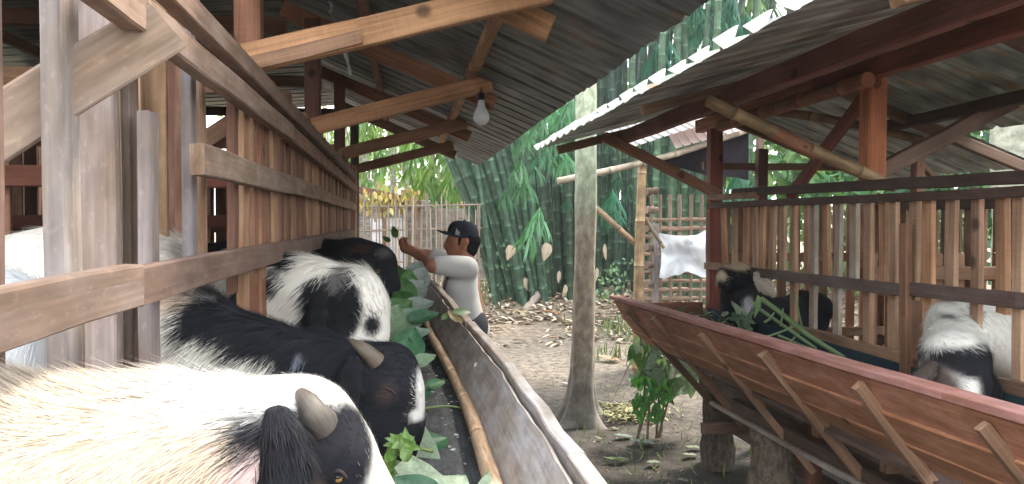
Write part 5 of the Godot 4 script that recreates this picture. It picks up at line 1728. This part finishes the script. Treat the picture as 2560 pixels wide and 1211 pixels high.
func backdrop() -> void:
	M.simple_leaf = leaf_mesh(1.0, 0.55, 0.25, 0.2, Color(1, 1, 1), Color(1, 1, 1), 0.1, 4)
	backdrop_tree("yellow green sunlit tree beyond the stake fence, left of the pale culms", at(-2.2, 3.4, 27.0), Vector3(3.0, 2.6, 2.0), 1100, 0.30, Color(0.17, 0.30, 0.08), 1.0)
	backdrop_tree("bright green tree behind the pale culms above the man's cap", at(1.9, 2.6, 26.0), Vector3(3.0, 2.0, 2.0), 1000, 0.30, Color(0.17, 0.30, 0.08), 1.0)
	backdrop_tree("deep green tree behind the far bamboo row, centre", at(7.0, 3.0, 24.0), Vector3(4.0, 3.2, 2.0), 3000, 0.36, Color(0.06, 0.16, 0.05), 0.6)
	backdrop_tree("green tree behind the right pens, showing between the slats", at(8.6, 2.0, 13.0), Vector3(2.6, 2.2, 2.0), 3400, 0.24, Color(0.05, 0.15, 0.07), 0.5)
	backdrop_tree("blue green tree seen under the back edge of the right roof", at(7.6, 2.6, 8.6), Vector3(1.9, 1.7, 1.6), 4200, 0.17, Color(0.05, 0.15, 0.08), 0.25)
	backdrop_tree("green tree behind the right shed, outside its nearest pen", at(8.5, 1.9, 5.0), Vector3(2.0, 2.0, 2.0), 2400, 0.2, Color(0.05, 0.15, 0.07), 0.3)
	backdrop_tree("green tree behind the back slats of the left shed", at(-6.0, 2.3, 7.5), Vector3(2.0, 2.2, 2.6), 2200, 0.22, Color(0.05, 0.13, 0.06), 0.3)
	# pale bare trunk at the right edge
	var p := on_t(2532, 380, 5.2)
	var g := thing("tree", "thick pale trunk at the right edge, behind the right shed", "tree", Vector3(p.x, 0, p.z))
	pole(g, "trunk", [Vector3(p.x, -0.1, p.z), Vector3(p.x + 0.02, 1.5, p.z), Vector3(p.x, 3.2, p.z), Vector3(p.x + 0.1, 5.5, p.z)], 0.16, 0.12, Color(0.40, 0.40, 0.33), M.bark, 0.0, 14, 0.05)
	# low scrub in front of the dark row
	var places := []
	var cols := []
	for q in [[1535, 700, 11.6, 22, 26, 60], [1240, 660, 12.8, 26, 24, 50], [1520, 745, 11.2, 20, 14, 24]]:
		for k in q[5]:
			var pp := on_t(q[0] + rng.randfn() * q[3], q[1] + rng.randfn() * q[4], q[2] + rng.randf_range(-0.3, 0.3))
			places.append(Transform3D(any_turn().scaled_local(Vector3.ONE * rng.randf_range(0.05, 0.10)), pp))
			cols.append(shade(Color(0.14, 0.24, 0.12), 0.35))
	var l := many("scrub", M.simple_leaf, M.blade, places, cols)
	tag(l, "pale low scrub at the foot of the bamboo", "scrub", "", "stuff")

# ---------------------------------------------------------------- things at the back of the yard
func far_yard() -> void:
	# stake fence at left
	var base := on_t(1030, 650, 12.2)
	base.y = height(base.x, 12.2)
	var f := thing("stake_fence", "fence of thin upright dry stakes across the back, left of the bamboo", "fence", base)
	var px := 868.0
	var k := 0
	while px < 1205.0:
		var t := 12.2 + rng.randf_range(-0.05, 0.05)
		var top := 505.0 + rng.randf_range(-22, 26) + smoothstep(1100.0, 1200.0, px) * 16.0
		var a := on_t(px + rng.randf_range(-3, 3), 700, t)
		a.y = height(a.x, t) - 0.05
		var b := on_t(px + rng.randf_range(-7, 7), top, t)
		pole(f, "stake", [a, (a + b) / 2 + Vector3(rng.randf_range(-0.015, 0.015), 0, 0), b], rng.randf_range(0.012, 0.02), rng.randf_range(0.009, 0.014), shade(Color(0.42, 0.335, 0.26), 0.3), M.old, 0.0, 6, 0.08)
		px += rng.randf_range(4.0, 10.5) if px > 960 else rng.randf_range(9.0, 15.0)
		k += 1
	for y in [0.75, 1.25, 1.62]:
		pole(f, "cross_rail", [Vector3(on_t(866, 600, 12.24).x, base.y + y, -12.24), Vector3(on_t(1205, 600, 12.24).x, base.y + y + 0.05, -12.24)], 0.02, 0.016, Color(0.36, 0.28, 0.22), M.old, 0.0, 6)
	# hut behind it: white wall, grey sheet wall, brown eave
	var hb := on_t(930, 640, 15.2)
	var h := thing("hut", "small hut behind the stake fence with white and grey walls and brown eave", "hut", Vector3(hb.x, 0.3, hb.z))
	var w0 := on_t(880, 515, 15.2)
	beam(h, "wall", Vector3(w0.x + 0.35, 0.9, -15.2), Vector3(w0.x + 1.05, 0.9, -15.2), 0.06, 1.5, Color(0.74, 0.73, 0.76), M.cloth)
	beam(h, "wall", Vector3(w0.x - 0.7, 1.35, -15.3), Vector3(w0.x + 1.5, 1.35, -15.3), 0.05, 1.3, Color(0.42, 0.40, 0.38), M.zinc)
	beam(h, "wall", Vector3(w0.x + 1.5, 1.1, -15.6), Vector3(w0.x + 3.0, 1.1, -15.6), 0.05, 1.5, Color(0.38, 0.34, 0.29), M.old)
	beam(h, "eave_board", on_t(868, 468, 14.8), on_t(1000, 496, 14.8), 0.06, 0.13, Color(0.22, 0.10, 0.08), M.old)
	beam(h, "eave_board", on_t(995, 494, 14.9), on_t(1052, 512, 14.9), 0.06, 0.14, Color(0.17, 0.11, 0.08), M.old)
	beam(h, "roof", on_t(862, 476, 15.0) + Vector3(0, 0.02, -0.5), on_t(1055, 520, 15.0) + Vector3(0, 0.04, -0.5), 1.2, 0.03, Color(0.22, 0.14, 0.11), M.old)
	for x in [868, 960, 1050]:
		beam(h, "post", on_t(x, 480 + (x - 868) * 0.2, 15.05), Vector3(on_t(x, 480, 15.05).x, 0.2, -15.05), 0.08, 0.08, BROWN, M.old)
	# low wall with a slatted grey top behind the man
	var lw := thing("garden_wall", "low grey ribbed sheet wall behind the fence, right of the hut", "wall", on_t(1110, 640, 15.8) * Vector3(1, 0, 1))
	for i in 6:
		beam(lw, "panel", on_t(1085, 545 + i * 14, 15.8), on_t(1186, 545 + i * 14, 15.8), 0.03, 0.085, Color(0.40, 0.37, 0.30), M.zinc)
	# yellowing plant draped on the fence
	var yb := on_t(965, 600, 12.5)
	var y := thing("climbing_plant", "yellowing climber with drooping dead leaves over the stake fence", "plant", Vector3(yb.x, height(yb.x, 12.5), yb.z))
	for q in [[905, 510], [950, 492], [1000, 500], [1030, 490]]:
		pole(y, "stem", [Vector3(on_t(q[0] + 10, 600, 12.45).x, 0.3, -12.45), on_t(q[0] + 6, 540, 12.45), on_t(q[0], q[1] - 10, 12.4)], 0.014, 0.006, Color(0.24, 0.17, 0.10), M.old, 0.0, 6)
	var places := []
	var cols := []
	for q in [[905, 500, 12, 12, 26], [950, 488, 12, 14, 44], [985, 508, 16, 12, 30], [1012, 480, 14, 10, 26], [930, 512, 16, 10, 24], [1038, 490, 10, 12, 14]]:
		for i in q[4]:
			var p := on_t(q[0] + rng.randfn() * q[2], q[1] + rng.randfn() * q[3], 12.35 + rng.randf_range(-0.2, 0.2))
			var s := rng.randf_range(0.07, 0.15)
			places.append(Transform3D(Basis(Vector3.UP, rng.randf() * TAU) * Basis(Vector3(0, 0, 1), PI + rng.randf_range(-0.5, 0.5)).scaled_local(Vector3(s, s, s)), p - spot(y)))
			cols.append(shade([Color(0.42, 0.33, 0.06), Color(0.34, 0.25, 0.09), Color(0.46, 0.39, 0.15), Color(0.26, 0.18, 0.08)][rng.randi() % 4], 0.25))
	many("foliage", M.simple_leaf, M.blade, places, cols, y)
	# rust coloured bush
	places = []
	cols = []
	var rb := on_t(1165, 500, 19.0)
	var r := thing("rust_bush", "rust orange bush glimpsed between green leaves left of the leaning culms", "bush", Vector3(rb.x, 0.4, rb.z))
	pole(r, "stem", [Vector3(rb.x, 0.3, rb.z), rb], 0.03, 0.015, BROWN, M.bark, 0.0, 6)
	for i in 130:
		var p := rb + Vector3(rng.randfn() * 0.26, rng.randfn() * 0.12, rng.randfn() * 0.2)
		places.append(Transform3D(any_turn().scaled_local(Vector3.ONE * rng.randf_range(0.08, 0.16)), p - spot(r)))
		cols.append(shade(Color(0.55, 0.20, 0.06), 0.3))
	many("foliage", M.simple_leaf, M.blade, places, cols, r)

	# ---- lean-to at the far end of the right shed
	var lb := on_t(1605, 960, 7.5)
	var l := thing("lean_to", "open lean-to of bamboo posts with a rusty ribbed sheet roof beyond the right shed", "shelter", Vector3(lb.x + 0.8, 0, lb.z))
	pole(l, "bamboo_post", [Vector3(on_t(1592, 900, 7.4).x, -0.05, -7.4), on_t(1598, 640, 7.4), on_t(1606, 415, 7.4)], 0.052, 0.045, Color(0.44, 0.30, 0.17), M.cane, 0.5, 12)
	pole(l, "bamboo_beam", [on_t(1394, 453, 7.3), on_t(1530, 425, 7.3), on_t(1690, 385, 7.3), on_t(1880, 322, 7.3)], 0.034, 0.03, Color(0.46, 0.39, 0.31), M.cane, 0.35)
	pole(l, "bamboo_brace", [on_t(1490, 520, 7.45), on_t(1592, 612, 7.42)], 0.03, 0.028, Color(0.38, 0.25, 0.16), M.cane, 0.4)
	pole(l, "bamboo_brace", [on_t(1612, 545, 7.45), on_t(1660, 620, 7.5)], 0.02, 0.018, Color(0.26, 0.2, 0.15), M.cane, 0.4)
	beam(l, "post", Vector3(on_t(1640, 620, 8.0).x, -0.05, -8.0), on_t(1640, 560, 8.0), 0.05, 0.05, Color(0.26, 0.23, 0.22), M.old)
	beam(l, "post", Vector3(on_t(1900, 620, 8.0).x, -0.05, -8.0), on_t(1900, 330, 8.0), 0.07, 0.07, Color(0.2, 0.13, 0.1), M.old)
	# its roof: three sheets with a ragged edge towards the yard
	var e0 := on_t(1558, 376, 7.15)
	var e1 := on_t(1800, 300, 7.15)
	for i in 3:
		var a := e0.lerp(e1, i / 3.0)
		var b := e0.lerp(e1, (i + 1) / 3.0) + (e1 - e0).normalized() * 0.03
		ribbed(l, "roof_sheet", a + Vector3(0, 0.004 * (i % 2), 0), b - a, Vector3(0.15, 0.34, -1.3), 0.09, 0.018, [Color(0.42, 0.42, 0.43), Color(0.46, 0.43, 0.43), Color(0.48, 0.42, 0.41)][i], M.film)
	ribbed(l, "roof_sheet", on_t(1690, 372, 7.22), on_t(1890, 318, 7.22) - on_t(1690, 372, 7.22), Vector3(0.1, 0.26, -0.6), 0.09, 0.018, Color(0.60, 0.49, 0.475), M.film)
	# black sheet slung under it
	var st := st_new()
	var c := on_t(1690, 402, 7.32)
	var pts := []
	for i in 15:
		var row := []
		for j in 7:
			var u := i / 14.0
			var v := j / 6.0
			var x := lerpf(1655, 1872, u)
			var top := lerpf(396, 333, u)
			var bot := lerpf(408, 446, minf(u * 1.8, 1.0)) - 4.0 * sin(u * 3.0) + 6.0 * smoothstep(0.85, 1.0, u)
			row.append(on_t(x, lerpf(top, bot, v), 7.36 + 0.10 * sin(u * 7.0) * v + 0.05 * sin(u * 17.0 + v * 3.0)))
		pts.append(row)
	for side in 2:
		st.set_smooth_group(side)
		for i in 14:
			for j in 6:
				for q in ([[i, j], [i + 1, j], [i + 1, j + 1], [i, j], [i + 1, j + 1], [i, j + 1]] if side == 0 else [[i, j], [i + 1, j + 1], [i + 1, j], [i, j], [i, j + 1], [i + 1, j + 1]]):
					st.set_color(Color(0.02, 0.016, 0.02))
					st.add_vertex(pts[q[0]][q[1]] - c + Vector3(0, 0, -0.003 * side))
	st.generate_normals()
	tag(put("black_sheet", st.commit(), M.tarp, self, Transform3D(Basis(), c)), "black plastic sheet slung under the roof of the lean-to", "tarpaulin")
	# woven bamboo wall
	var wb := on_t(1700, 700, 8.3)
	var w := thing("woven_wall", "brown woven bamboo lattice wall under the white sack", "wall", Vector3(wb.x, 0, wb.z))
	for i in 15:
		var y0 := 0.25 + i * 0.098
		var a := on_t(1606, 600, 8.3)
		var b := on_t(1800, 600, 8.3)
		var arr := []
		for q in 9:
			var p := a.lerp(b, q / 8.0)
			arr.append(Vector3(p.x, y0 + rng.randf_range(-0.008, 0.008), p.z + (0.018 if (q + i) % 2 else -0.018)))
		pole(w, "weaver", arr, rng.randf_range(0.022, 0.032), 0.024, shade(Color(0.36, 0.25, 0.18), 0.3), M.old, 0.0, 6, 0.1)
	for i in 9:
		var p := on_t(1606 + i * 24, 600, 8.3)
		pole(w, "stake", [Vector3(p.x, -0.05, p.z), Vector3(p.x + rng.randf_range(-0.02, 0.02), 1.9, p.z)], 0.026, 0.022, shade(Color(0.32, 0.24, 0.18), 0.25), M.old, 0.0, 6, 0.1)
	# rough stacked split logs beside the post
	for i in 6:
		var p := on_t(1628, 480 + i * 46, 8.05)
		var o := pole(self, "split_log", [p + Vector3(-0.07, 0, 0.05), p + Vector3(0.07, rng.randf_range(-0.02, 0.02), 0.0)], 0.04, 0.036, shade(Color(0.22, 0.165, 0.125), 0.25), M.old, 0.0, 8, 0.15)
		tag(o, "%s of the short split logs wedged between bamboo post and grey post" % ["topmost", "second from the top", "third from the top", "fourth from the top", "fifth from the top", "lowest"][i], "log", "split logs by the bamboo post")
	# white sack on the wall
	st = st_new()
	c = on_t(1712, 580, 7.9)
	pts = []
	for i in 29:
		var row := []
		for j in 19:
			var u := i / 28.0
			var v := j / 18.0
			var x := lerpf(1648, 1776, u) + 6.0 * sin(v * 3.0) * (1.0 - u) + rng.randf_range(-0.5, 0.5)
			var top := 583.0 + 7.0 * sin(u * PI) - 12.0 * smoothstep(0.7, 1.0, u)
			var bot := 690.0 + 4.0 * sin(u * 16.0) - 16.0 * exp(-pow((u - 0.52) * 9.0, 2.0)) + 4.0 * (1.0 - u)
			var z := 0.08 * sin(u * 9.0 + v * 2.2) * v + 0.035 * sin(u * 5.0 - v * 6.0) + 0.12 * absf(soft.get_noise_2d(u * 60.0, v * 42.0 + u * 30.0)) + 0.02 * rough.get_noise_2d(u * 70.0, v * 60.0)
			row.append(on_t(x, lerpf(top, bot, v), 7.9 - z))
		pts.append(row)
	for side in 2:
		st.set_smooth_group(side)
		for i in 28:
			for j in 18:
				for q in ([[i, j], [i + 1, j], [i + 1, j + 1], [i, j], [i + 1, j + 1], [i, j + 1]] if side == 0 else [[i, j], [i + 1, j + 1], [i + 1, j], [i, j], [i, j + 1], [i + 1, j + 1]]):
					st.set_color(Color(0.56, 0.58, 0.61))
					st.set_uv(Vector2(q[0], q[1]) / 9.0)
					st.add_vertex(pts[q[0]][q[1]] - c + Vector3(0, 0, -0.012 * side))
	st.generate_normals()
	tag(put("white_sack", st.commit(), M.plastic, self, Transform3D(Basis(), c)), "crumpled white woven plastic sack hung over the lattice wall", "sack")

# ---------------------------------------------------------------- fodder
func lay(parent: Node3D, p: Vector3, long: float, wide: float, turn: Vector3, tint: Color, heart := 0.4, curl := 0.18) -> void:
	var pale := tint.lerp(Color(0.40, 0.50, 0.34), 0.4)
	var m := leaf_mesh(long, wide, rng.randf_range(0.15, 0.5), curl, tint, pale, heart, 8)
	var bb := Basis.from_euler(turn)
	put("leaf", m, M.leaf, parent, Transform3D(bb, p - bb.y * long * 0.5 - spot(parent)))

func fodder() -> void:
	# heap of broad leaves in the left trough
	var b := at(0.02, 0.99, 2.6)
	var g := thing("leaf_heap", "heap of broad green leaves lying in the left trough before the goats", "fodder")
	g.position = b
	var green := Color(0.05, 0.16, 0.035)
	var pale := Color(0.24, 0.36, 0.22)
	var deep := Color(0.02, 0.12, 0.05)
	# the ones that can be told apart: pixel, depth, length, width, turn, tone
	for q in [
		[1030, 1140, 1.98, 0.20, 0.13, Vector3(-0.5, 0.1, -0.15), Color(0.42, 0.54, 0.38)], [1078, 1105, 2.08, 0.11, 0.08, Vector3(-1.0, 0.3, -1.0), deep], [1062, 1235, 1.72, 0.21, 0.17, Vector3(-0.9, 0.2, -0.25), Color(0.50, 0.60, 0.42)],
		[1130, 1235, 1.68, 0.13, 0.10, Vector3(-0.9, 0.2, -0.8), Color(0.40, 0.52, 0.36)], [1035, 1215, 1.66, 0.10, 0.06, Vector3(-0.6, 0.2, 0.9), deep], [1208, 1225, 1.60, 0.08, 0.035, Vector3(-0.5, 0.2, -0.4), Color(0.30, 0.40, 0.28)],
		[1000, 895, 2.62, 0.20, 0.17, Vector3(-0.35, 0.0, -0.1), Color(0.03, 0.17, 0.06)], [1020, 855, 2.75, 0.19, 0.16, Vector3(-0.5, 0.3, -0.4), Color(0.03, 0.15, 0.06)], [985, 800, 2.95, 0.20, 0.16, Vector3(-0.6, 0, -0.5), pale], [1030, 790, 3.1, 0.19, 0.14, Vector3(-0.7, 0.2, -0.7), Color(0.20, 0.30, 0.20)],
		[1010, 720, 3.5, 0.18, 0.13, Vector3(-0.4, 0.2, 0.2), green], [1005, 745, 3.4, 0.16, 0.12, Vector3(-0.6, -0.2, 0.6), green], [1000, 770, 3.2, 0.18, 0.14, Vector3(-0.5, 0.2, -0.9), green], [1022, 700, 3.7, 0.16, 0.13, Vector3(-0.3, 0.4, -0.3), Color(0.07, 0.2, 0.04)],
		[1045, 720, 3.6, 0.20, 0.15, Vector3(-0.8, 0.2, -0.8), Color(0.30, 0.36, 0.33)], [1050, 760, 3.3, 0.20, 0.12, Vector3(-0.8, 0.2, -1.0), Color(0.24, 0.31, 0.27)], [1065, 790, 3.1, 0.18, 0.10, Vector3(-0.9, 0.1, -1.1), deep], [1045, 830, 2.9, 0.16, 0.09, Vector3(-0.9, 0.1, -1.0), Color(0.22, 0.30, 0.24)],
		[1055, 975, 2.40, 0.15, 0.08, Vector3(-0.8, 0.2, -0.75), deep], [1095, 958, 2.42, 0.09, 0.05, Vector3(-0.9, 0.3, -1.2), Color(0.04, 0.16, 0.05)], [1060, 895, 2.62, 0.13, 0.07, Vector3(-0.8, 0.2, -0.9), pale],
		[1058, 690, 4.0, 0.2, 0.14, Vector3(-0.7, 0.3, -0.7), Color(0.34, 0.38, 0.36)], [1038, 672, 4.2, 0.2, 0.14, Vector3(-0.6, 0.2, -0.4), Color(0.30, 0.35, 0.33)], [995, 690, 3.9, 0.18, 0.14, Vector3(-0.4, -0.1, 0.3), green]]:
		var big: float = 1.15 if q[1] > 1080 else 0.78
		lay(g, far(q[0], q[1], q[2]), q[3] * big, q[4] * big, q[5], q[6])
	# compound sprig of small bright leaves beside the nearest muzzle
	for i in 20:
		var f := i / 19.0
		var c := far(960 + 60.0 * f, 1190 - 85.0 * sin(f * 2.2), 1.72 - 0.06 * f)
		lay(g, c, rng.randf_range(0.045, 0.075), rng.randf_range(0.02, 0.032), Vector3(rng.randf_range(-0.9, -0.2), rng.randf_range(-0.6, 0.6), rng.randf_range(-1.9, 1.9)), shade(Color(0.14, 0.27, 0.035), 0.2), 0.1)
	# stalks and twigs between the leaves
	for i in 26:
		var t := rng.randf_range(1.3, 5.6)
		var x := rng.randf_range(-0.3, 0.08)
		var a := rng.randf() * TAU
		var l := rng.randf_range(0.08, 0.2)
		var p := at(x, 1.012 + rng.randf() * 0.04, t)
		pole(g, "stalk", [p, p + Vector3(cos(a), 0.06, sin(a)) * l * 0.5, p + Vector3(cos(a + 0.3), 0.0, sin(a + 0.3)) * l], 0.0045, 0.003, shade(Color(0.22, 0.27, 0.10), 0.4), M.leaf, 0.0, 6, 0.05)
	# loose layer all along
	for i in 90:
		var t := rng.randf_range(1.0, 5.7)
		var x := rng.randf_range(-0.38, 0.0) if t > 2.5 else rng.randf_range(-0.38, -0.12)
		lay(g, at(x, 1.02 + rng.randf() * 0.05 * smoothstep(2.0, 3.2, t), t), rng.randf_range(0.10, 0.2), rng.randf_range(0.06, 0.13), Vector3(-PI / 2 + rng.randf_range(-0.1, 0.6), 0, 0) + Vector3(0, rng.randf() * TAU, 0), shade([green, pale, deep, green][rng.randi() % 4], 0.3))
	# scraps on the outer plank
	var scrap := far(1135, 792, 3.28)
	g = thing("leaf_scrap", "torn yellow and green leaf scraps lying on the edge of the left trough", "leaf", scrap)
	for q in [[1118, 790, Color(0.10, 0.18, 0.05), 0.07, -0.9], [1132, 788, Color(0.50, 0.36, 0.18), 0.08, 0.2], [1142, 797, Color(0.46, 0.34, 0.16), 0.06, 0.7], [1156, 778, Color(0.10, 0.20, 0.06), 0.09, -1.3]]:
		lay(g, far(q[0], q[1], 3.22), q[3], q[3] * 0.45, Vector3(-0.8, 0.2, q[4]), q[2], 0.1)
	scrap = far(1185, 918, 2.55)
	var o := put("fallen_leaf", leaf_mesh(0.07, 0.025, 0.2, 0.1, Color(0.40, 0.40, 0.34), Color(0.5, 0.5, 0.42), 0.0), M.leaf, self, Transform3D(Basis.from_euler(Vector3(-1.0, 0.2, -1.1)), scrap))
	tag(o, "small pale leaf scrap lying midway on the plank of the left trough", "leaf")
	# bundle of branches on the ground at the end of the right trough
	var hb := on_t(1630, 1000, 5.35)
	g = thing("leaf_bundle", "bundle of leafy branches standing on the soil under the far end of the red trough", "fodder", Vector3(hb.x, 0, hb.z))
	for q in [[1600, 840], [1640, 830], [1690, 850], [1730, 880], [1620, 880], [1660, 860]]:
		pole(g, "branch", [Vector3(hb.x + rng.randf_range(-0.1, 0.1), 0.02, hb.z - 0.05), on_t(lerpf(1640, q[0], 0.6), 930, 5.35), on_t(q[0], q[1], 5.3)], 0.010, 0.005, Color(0.26, 0.22, 0.13), M.cane, 0.0, 6)
	for i in 150:
		var px := rng.randf_range(1578, 1765)
		var py := rng.randf_range(835, 985)
		var u := (px - 1668) / 95.0
		var v := (py - 912) / 80.0
		if u * u + v * v > 1.0: continue
		if py < 850 and px > 1640: continue
		lay(g, on_t(px, py, 5.35 + 0.25 * (u * u + v * v) - rng.randf() * 0.2), rng.randf_range(0.10, 0.19), rng.randf_range(0.06, 0.105), Vector3(rng.randf_range(-0.9, 0.3), rng.randf_range(-1.2, 1.2), PI + rng.randf_range(-1.1, 1.1)), shade([Color(0.10, 0.26, 0.09), Color(0.40, 0.54, 0.40), Color(0.52, 0.66, 0.53), Color(0.45, 0.58, 0.46), Color(0.22, 0.42, 0.12), Color(0.30, 0.45, 0.30)][rng.randi() % 6], 0.2))
	for i in 120:
		var px := rng.randf_range(1585, 1680)
		var py := rng.randf_range(950, 1055) if px < 1655 else rng.randf_range(950, 1010)
		lay(g, on_t(px, py, 5.2 + rng.randf_range(-0.12, 0.12)), rng.randf_range(0.05, 0.085), rng.randf_range(0.025, 0.036), Vector3(rng.randf_range(-0.5, 0.3), rng.randf_range(-0.8, 0.8), PI + rng.randf_range(-0.8, 0.8)), shade(Color(0.11, 0.36, 0.07), 0.35), 0.0)
	# stalk with few leaves lying over the rim of the right trough
	var sb := far(2020, 830, 3.35)
	g = thing("green_stalk", "forked fresh green stalk lying across the rim of the red trough", "stalk", sb)
	var sg := Color(0.20, 0.31, 0.15)
	pole(g, "stem", [far(1905, 748, 3.55), far(1960, 788, 3.42), far(2005, 828, 3.32), far(2110, 895, 3.12)], 0.013, 0.010, sg, M.leaf, 0.0, 8, 0.04)
	pole(g, "stem", [far(1888, 766, 3.52), far(1950, 808, 3.40), far(2040, 872, 3.24)], 0.008, 0.007, sg, M.leaf, 0.0, 8, 0.04)
	for q in [[1912, 806, 1936, 782], [2006, 822, 1990, 740], [1952, 815, 1958, 772], [2004, 828, 1932, 890], [1990, 815, 1880, 850], [1894, 762, 1884, 760], [1945, 838, 2090, 890]]:
		pole(g, "twig", [far(q[0], q[1], 3.36), far((q[0] + q[2]) / 2.0, (q[1] + q[3]) / 2.0 + 5.0, 3.34), far(q[2], q[3], 3.33)], 0.006, 0.004, sg, M.leaf, 0.0, 6, 0.04)
	lay(g, far(1893, 768, 3.44), 0.11, 0.035, Vector3(0.1, 0.2, PI + 0.05), Color(0.16, 0.27, 0.11), 0.0)
	lay(g, far(1890, 762, 3.44), 0.05, 0.025, Vector3(0.1, 0.2, 1.4), Color(0.18, 0.32, 0.08), 0.0)
	# fodder in the right trough
	sb = far(1800, 790, 4.4)
	g = thing("leaf_heap", "wilted grey green leaves in the far end of the red trough", "fodder", sb)
	for i in 26:
		lay(g, far(rng.randf_range(1640, 1860), rng.randf_range(775, 815), 4.35 + rng.randf_range(-0.2, 0.3)) - Vector3(0, 0.0, 0), rng.randf_range(0.08, 0.16), rng.randf_range(0.03, 0.07), Vector3(-1.2 + rng.randf_range(-0.3, 0.7), rng.randf() * TAU, 0), shade(Color(0.24, 0.30, 0.19), 0.3), 0.1)
	for i in 14:
		lay(g, far(rng.randf_range(1790, 1880), rng.randf_range(785, 820), 4.0), rng.randf_range(0.09, 0.15), 0.025, Vector3(rng.randf_range(-0.8, 0.2), rng.randf_range(-1, 1), rng.randf_range(-1.4, 1.4)), shade(Color(0.08, 0.17, 0.09), 0.3), 0.0)

func lamp() -> void:
	# unlit bulb that hangs from the second rafter
	var c := far(1203, 268, 3.95)
	var g := thing("light_bulb", "unlit white light bulb in a black holder under the left roof", "light bulb", c)
	var prof := [[0.0, 0.015], [-0.010, 0.017], [-0.035, 0.022], [-0.055, 0.033], [-0.072, 0.040], [-0.088, 0.042], [-0.103, 0.039], [-0.117, 0.030], [-0.126, 0.017], [-0.129, 0.001]]
	lathe(g, "bulb", c + Vector3(0, 0.035, 0), prof, Color(0.68, 0.68, 0.70), M.glassy)
	lathe(g, "holder", c + Vector3(0, 0.036, 0), [[0.036, 0.001], [0.036, 0.016], [0.005, 0.0185], [0.0, 0.0205], [0.0, 0.001]], Color(0.02, 0.022, 0.025), M.black)
	pole(g, "cord", [c + Vector3(0, 0.07, 0), c + Vector3(0.005, 0.13, -0.03)], 0.003, 0.003, Color(0.03, 0.03, 0.03), M.black, 0.0, 6)
	# twisted pale plastic strip hanging by the posts
	var o := thing("plastic_strip", "torn whitish plastic strip tied to the second post of the left shed", "strip", far(825, 20, 3.7))
	pole(o, "strip", [far(824, 2, 3.7), far(830, 18, 3.7), far(824, 32, 3.69)], 0.009, 0.006, Color(0.62, 0.66, 0.62), M.film, 0.0, 6, 0.3)
	pole(o, "tail_end", [far(858, 118, 3.7), far(868, 150, 3.7), far(876, 188, 3.7)], 0.011, 0.006, Color(0.62, 0.66, 0.62), M.film, 0.0, 6, 0.3)
	pole(o, "string", [far(826, 30, 3.7), far(845, 75, 3.7), far(858, 118, 3.7)], 0.003, 0.003, Color(0.5, 0.52, 0.5), M.film, 0.0, 6)

func lathe(parent: Node3D, called: String, c: Vector3, prof: Array, tint: Color, mat: Material) -> void:
	var st := st_new()
	for i in prof.size() - 1:
		for j in 20:
			for q in [[i, j], [i + 1, j], [i + 1, j + 1], [i, j], [i + 1, j + 1], [i, j + 1]]:
				var a: float = TAU * (q[1] % 20) / 20.0
				st.set_color(tint)
				st.add_vertex(c - spot(parent) + Vector3(cos(a) * prof[q[0]][1], prof[q[0]][0], sin(a) * prof[q[0]][1]))
	st.generate_normals()
	put(called, st.commit(), mat, parent)

func _ready() -> void:
	rng.seed = 20240611
	soft.seed = 5
	soft.frequency = 0.02
	soft.noise_type = FastNoiseLite.TYPE_SIMPLEX_SMOOTH
	soft.fractal_octaves = 3
	rough.seed = 9
	rough.frequency = 0.05
	rough.fractal_octaves = 4
	# camera
	gaze = Basis.from_euler(Vector3(-atan(51.5 / LENS), -atan(266.0 / LENS), 0))
	var cam := Camera3D.new()
	cam.name = "camera"
	cam.transform = Transform3D(gaze, eye)
	cam.fov = rad_to_deg(2.0 * atan(605.5 / LENS))
	cam.near = 0.02
	cam.far = 1500.0
	add_child(cam)
	cam.current = true
	# sky, sun, exposure
	var sky := ProceduralSkyMaterial.new()
	sky.sky_top_color = Color(0.90, 0.92, 0.94)
	sky.sky_horizon_color = Color(0.98, 0.98, 0.98)
	sky.sky_curve = 0.25
	sky.ground_bottom_color = Color(0.35, 0.32, 0.28)
	sky.ground_horizon_color = Color(0.75, 0.75, 0.73)
	var env := Environment.new()
	env.background_mode = Environment.BG_SKY
	env.sky = Sky.new()
	env.sky.sky_material = sky
	env.background_energy_multiplier = 1.0
	env.tonemap_mode = Environment.TONE_MAPPER_LINEAR
	env.tonemap_exposure = 5.3
	env.sdfgi_enabled = true
	env.ssao_enabled = true
	env.ssil_enabled = true
	env.fog_enabled = true
	env.fog_density = 0.0013
	env.fog_light_color = Color(0.88, 0.93, 0.93)
	var we := WorldEnvironment.new()
	we.name = "world_environment"
	we.environment = env
	add_child(we)
	var sun := DirectionalLight3D.new()
	sun.name = "sun"
	sun.light_energy = 0.5
	sun.light_color = Color(1.0, 0.96, 0.9)
	sun.light_angular_distance = 12.0
	sun.shadow_enabled = true
	sun.transform = Transform3D(Basis.looking_at(Vector3(-0.45, -0.82, 0.35)), Vector3.ZERO)
	add_child(sun)

	make_materials()
	ground()
	left_shed()
	right_shed()
	left_trough()
	right_trough()
	tree()
	grove()
	backdrop()
	far_yard()
	goats()
	person()
	fodder()
	lamp()
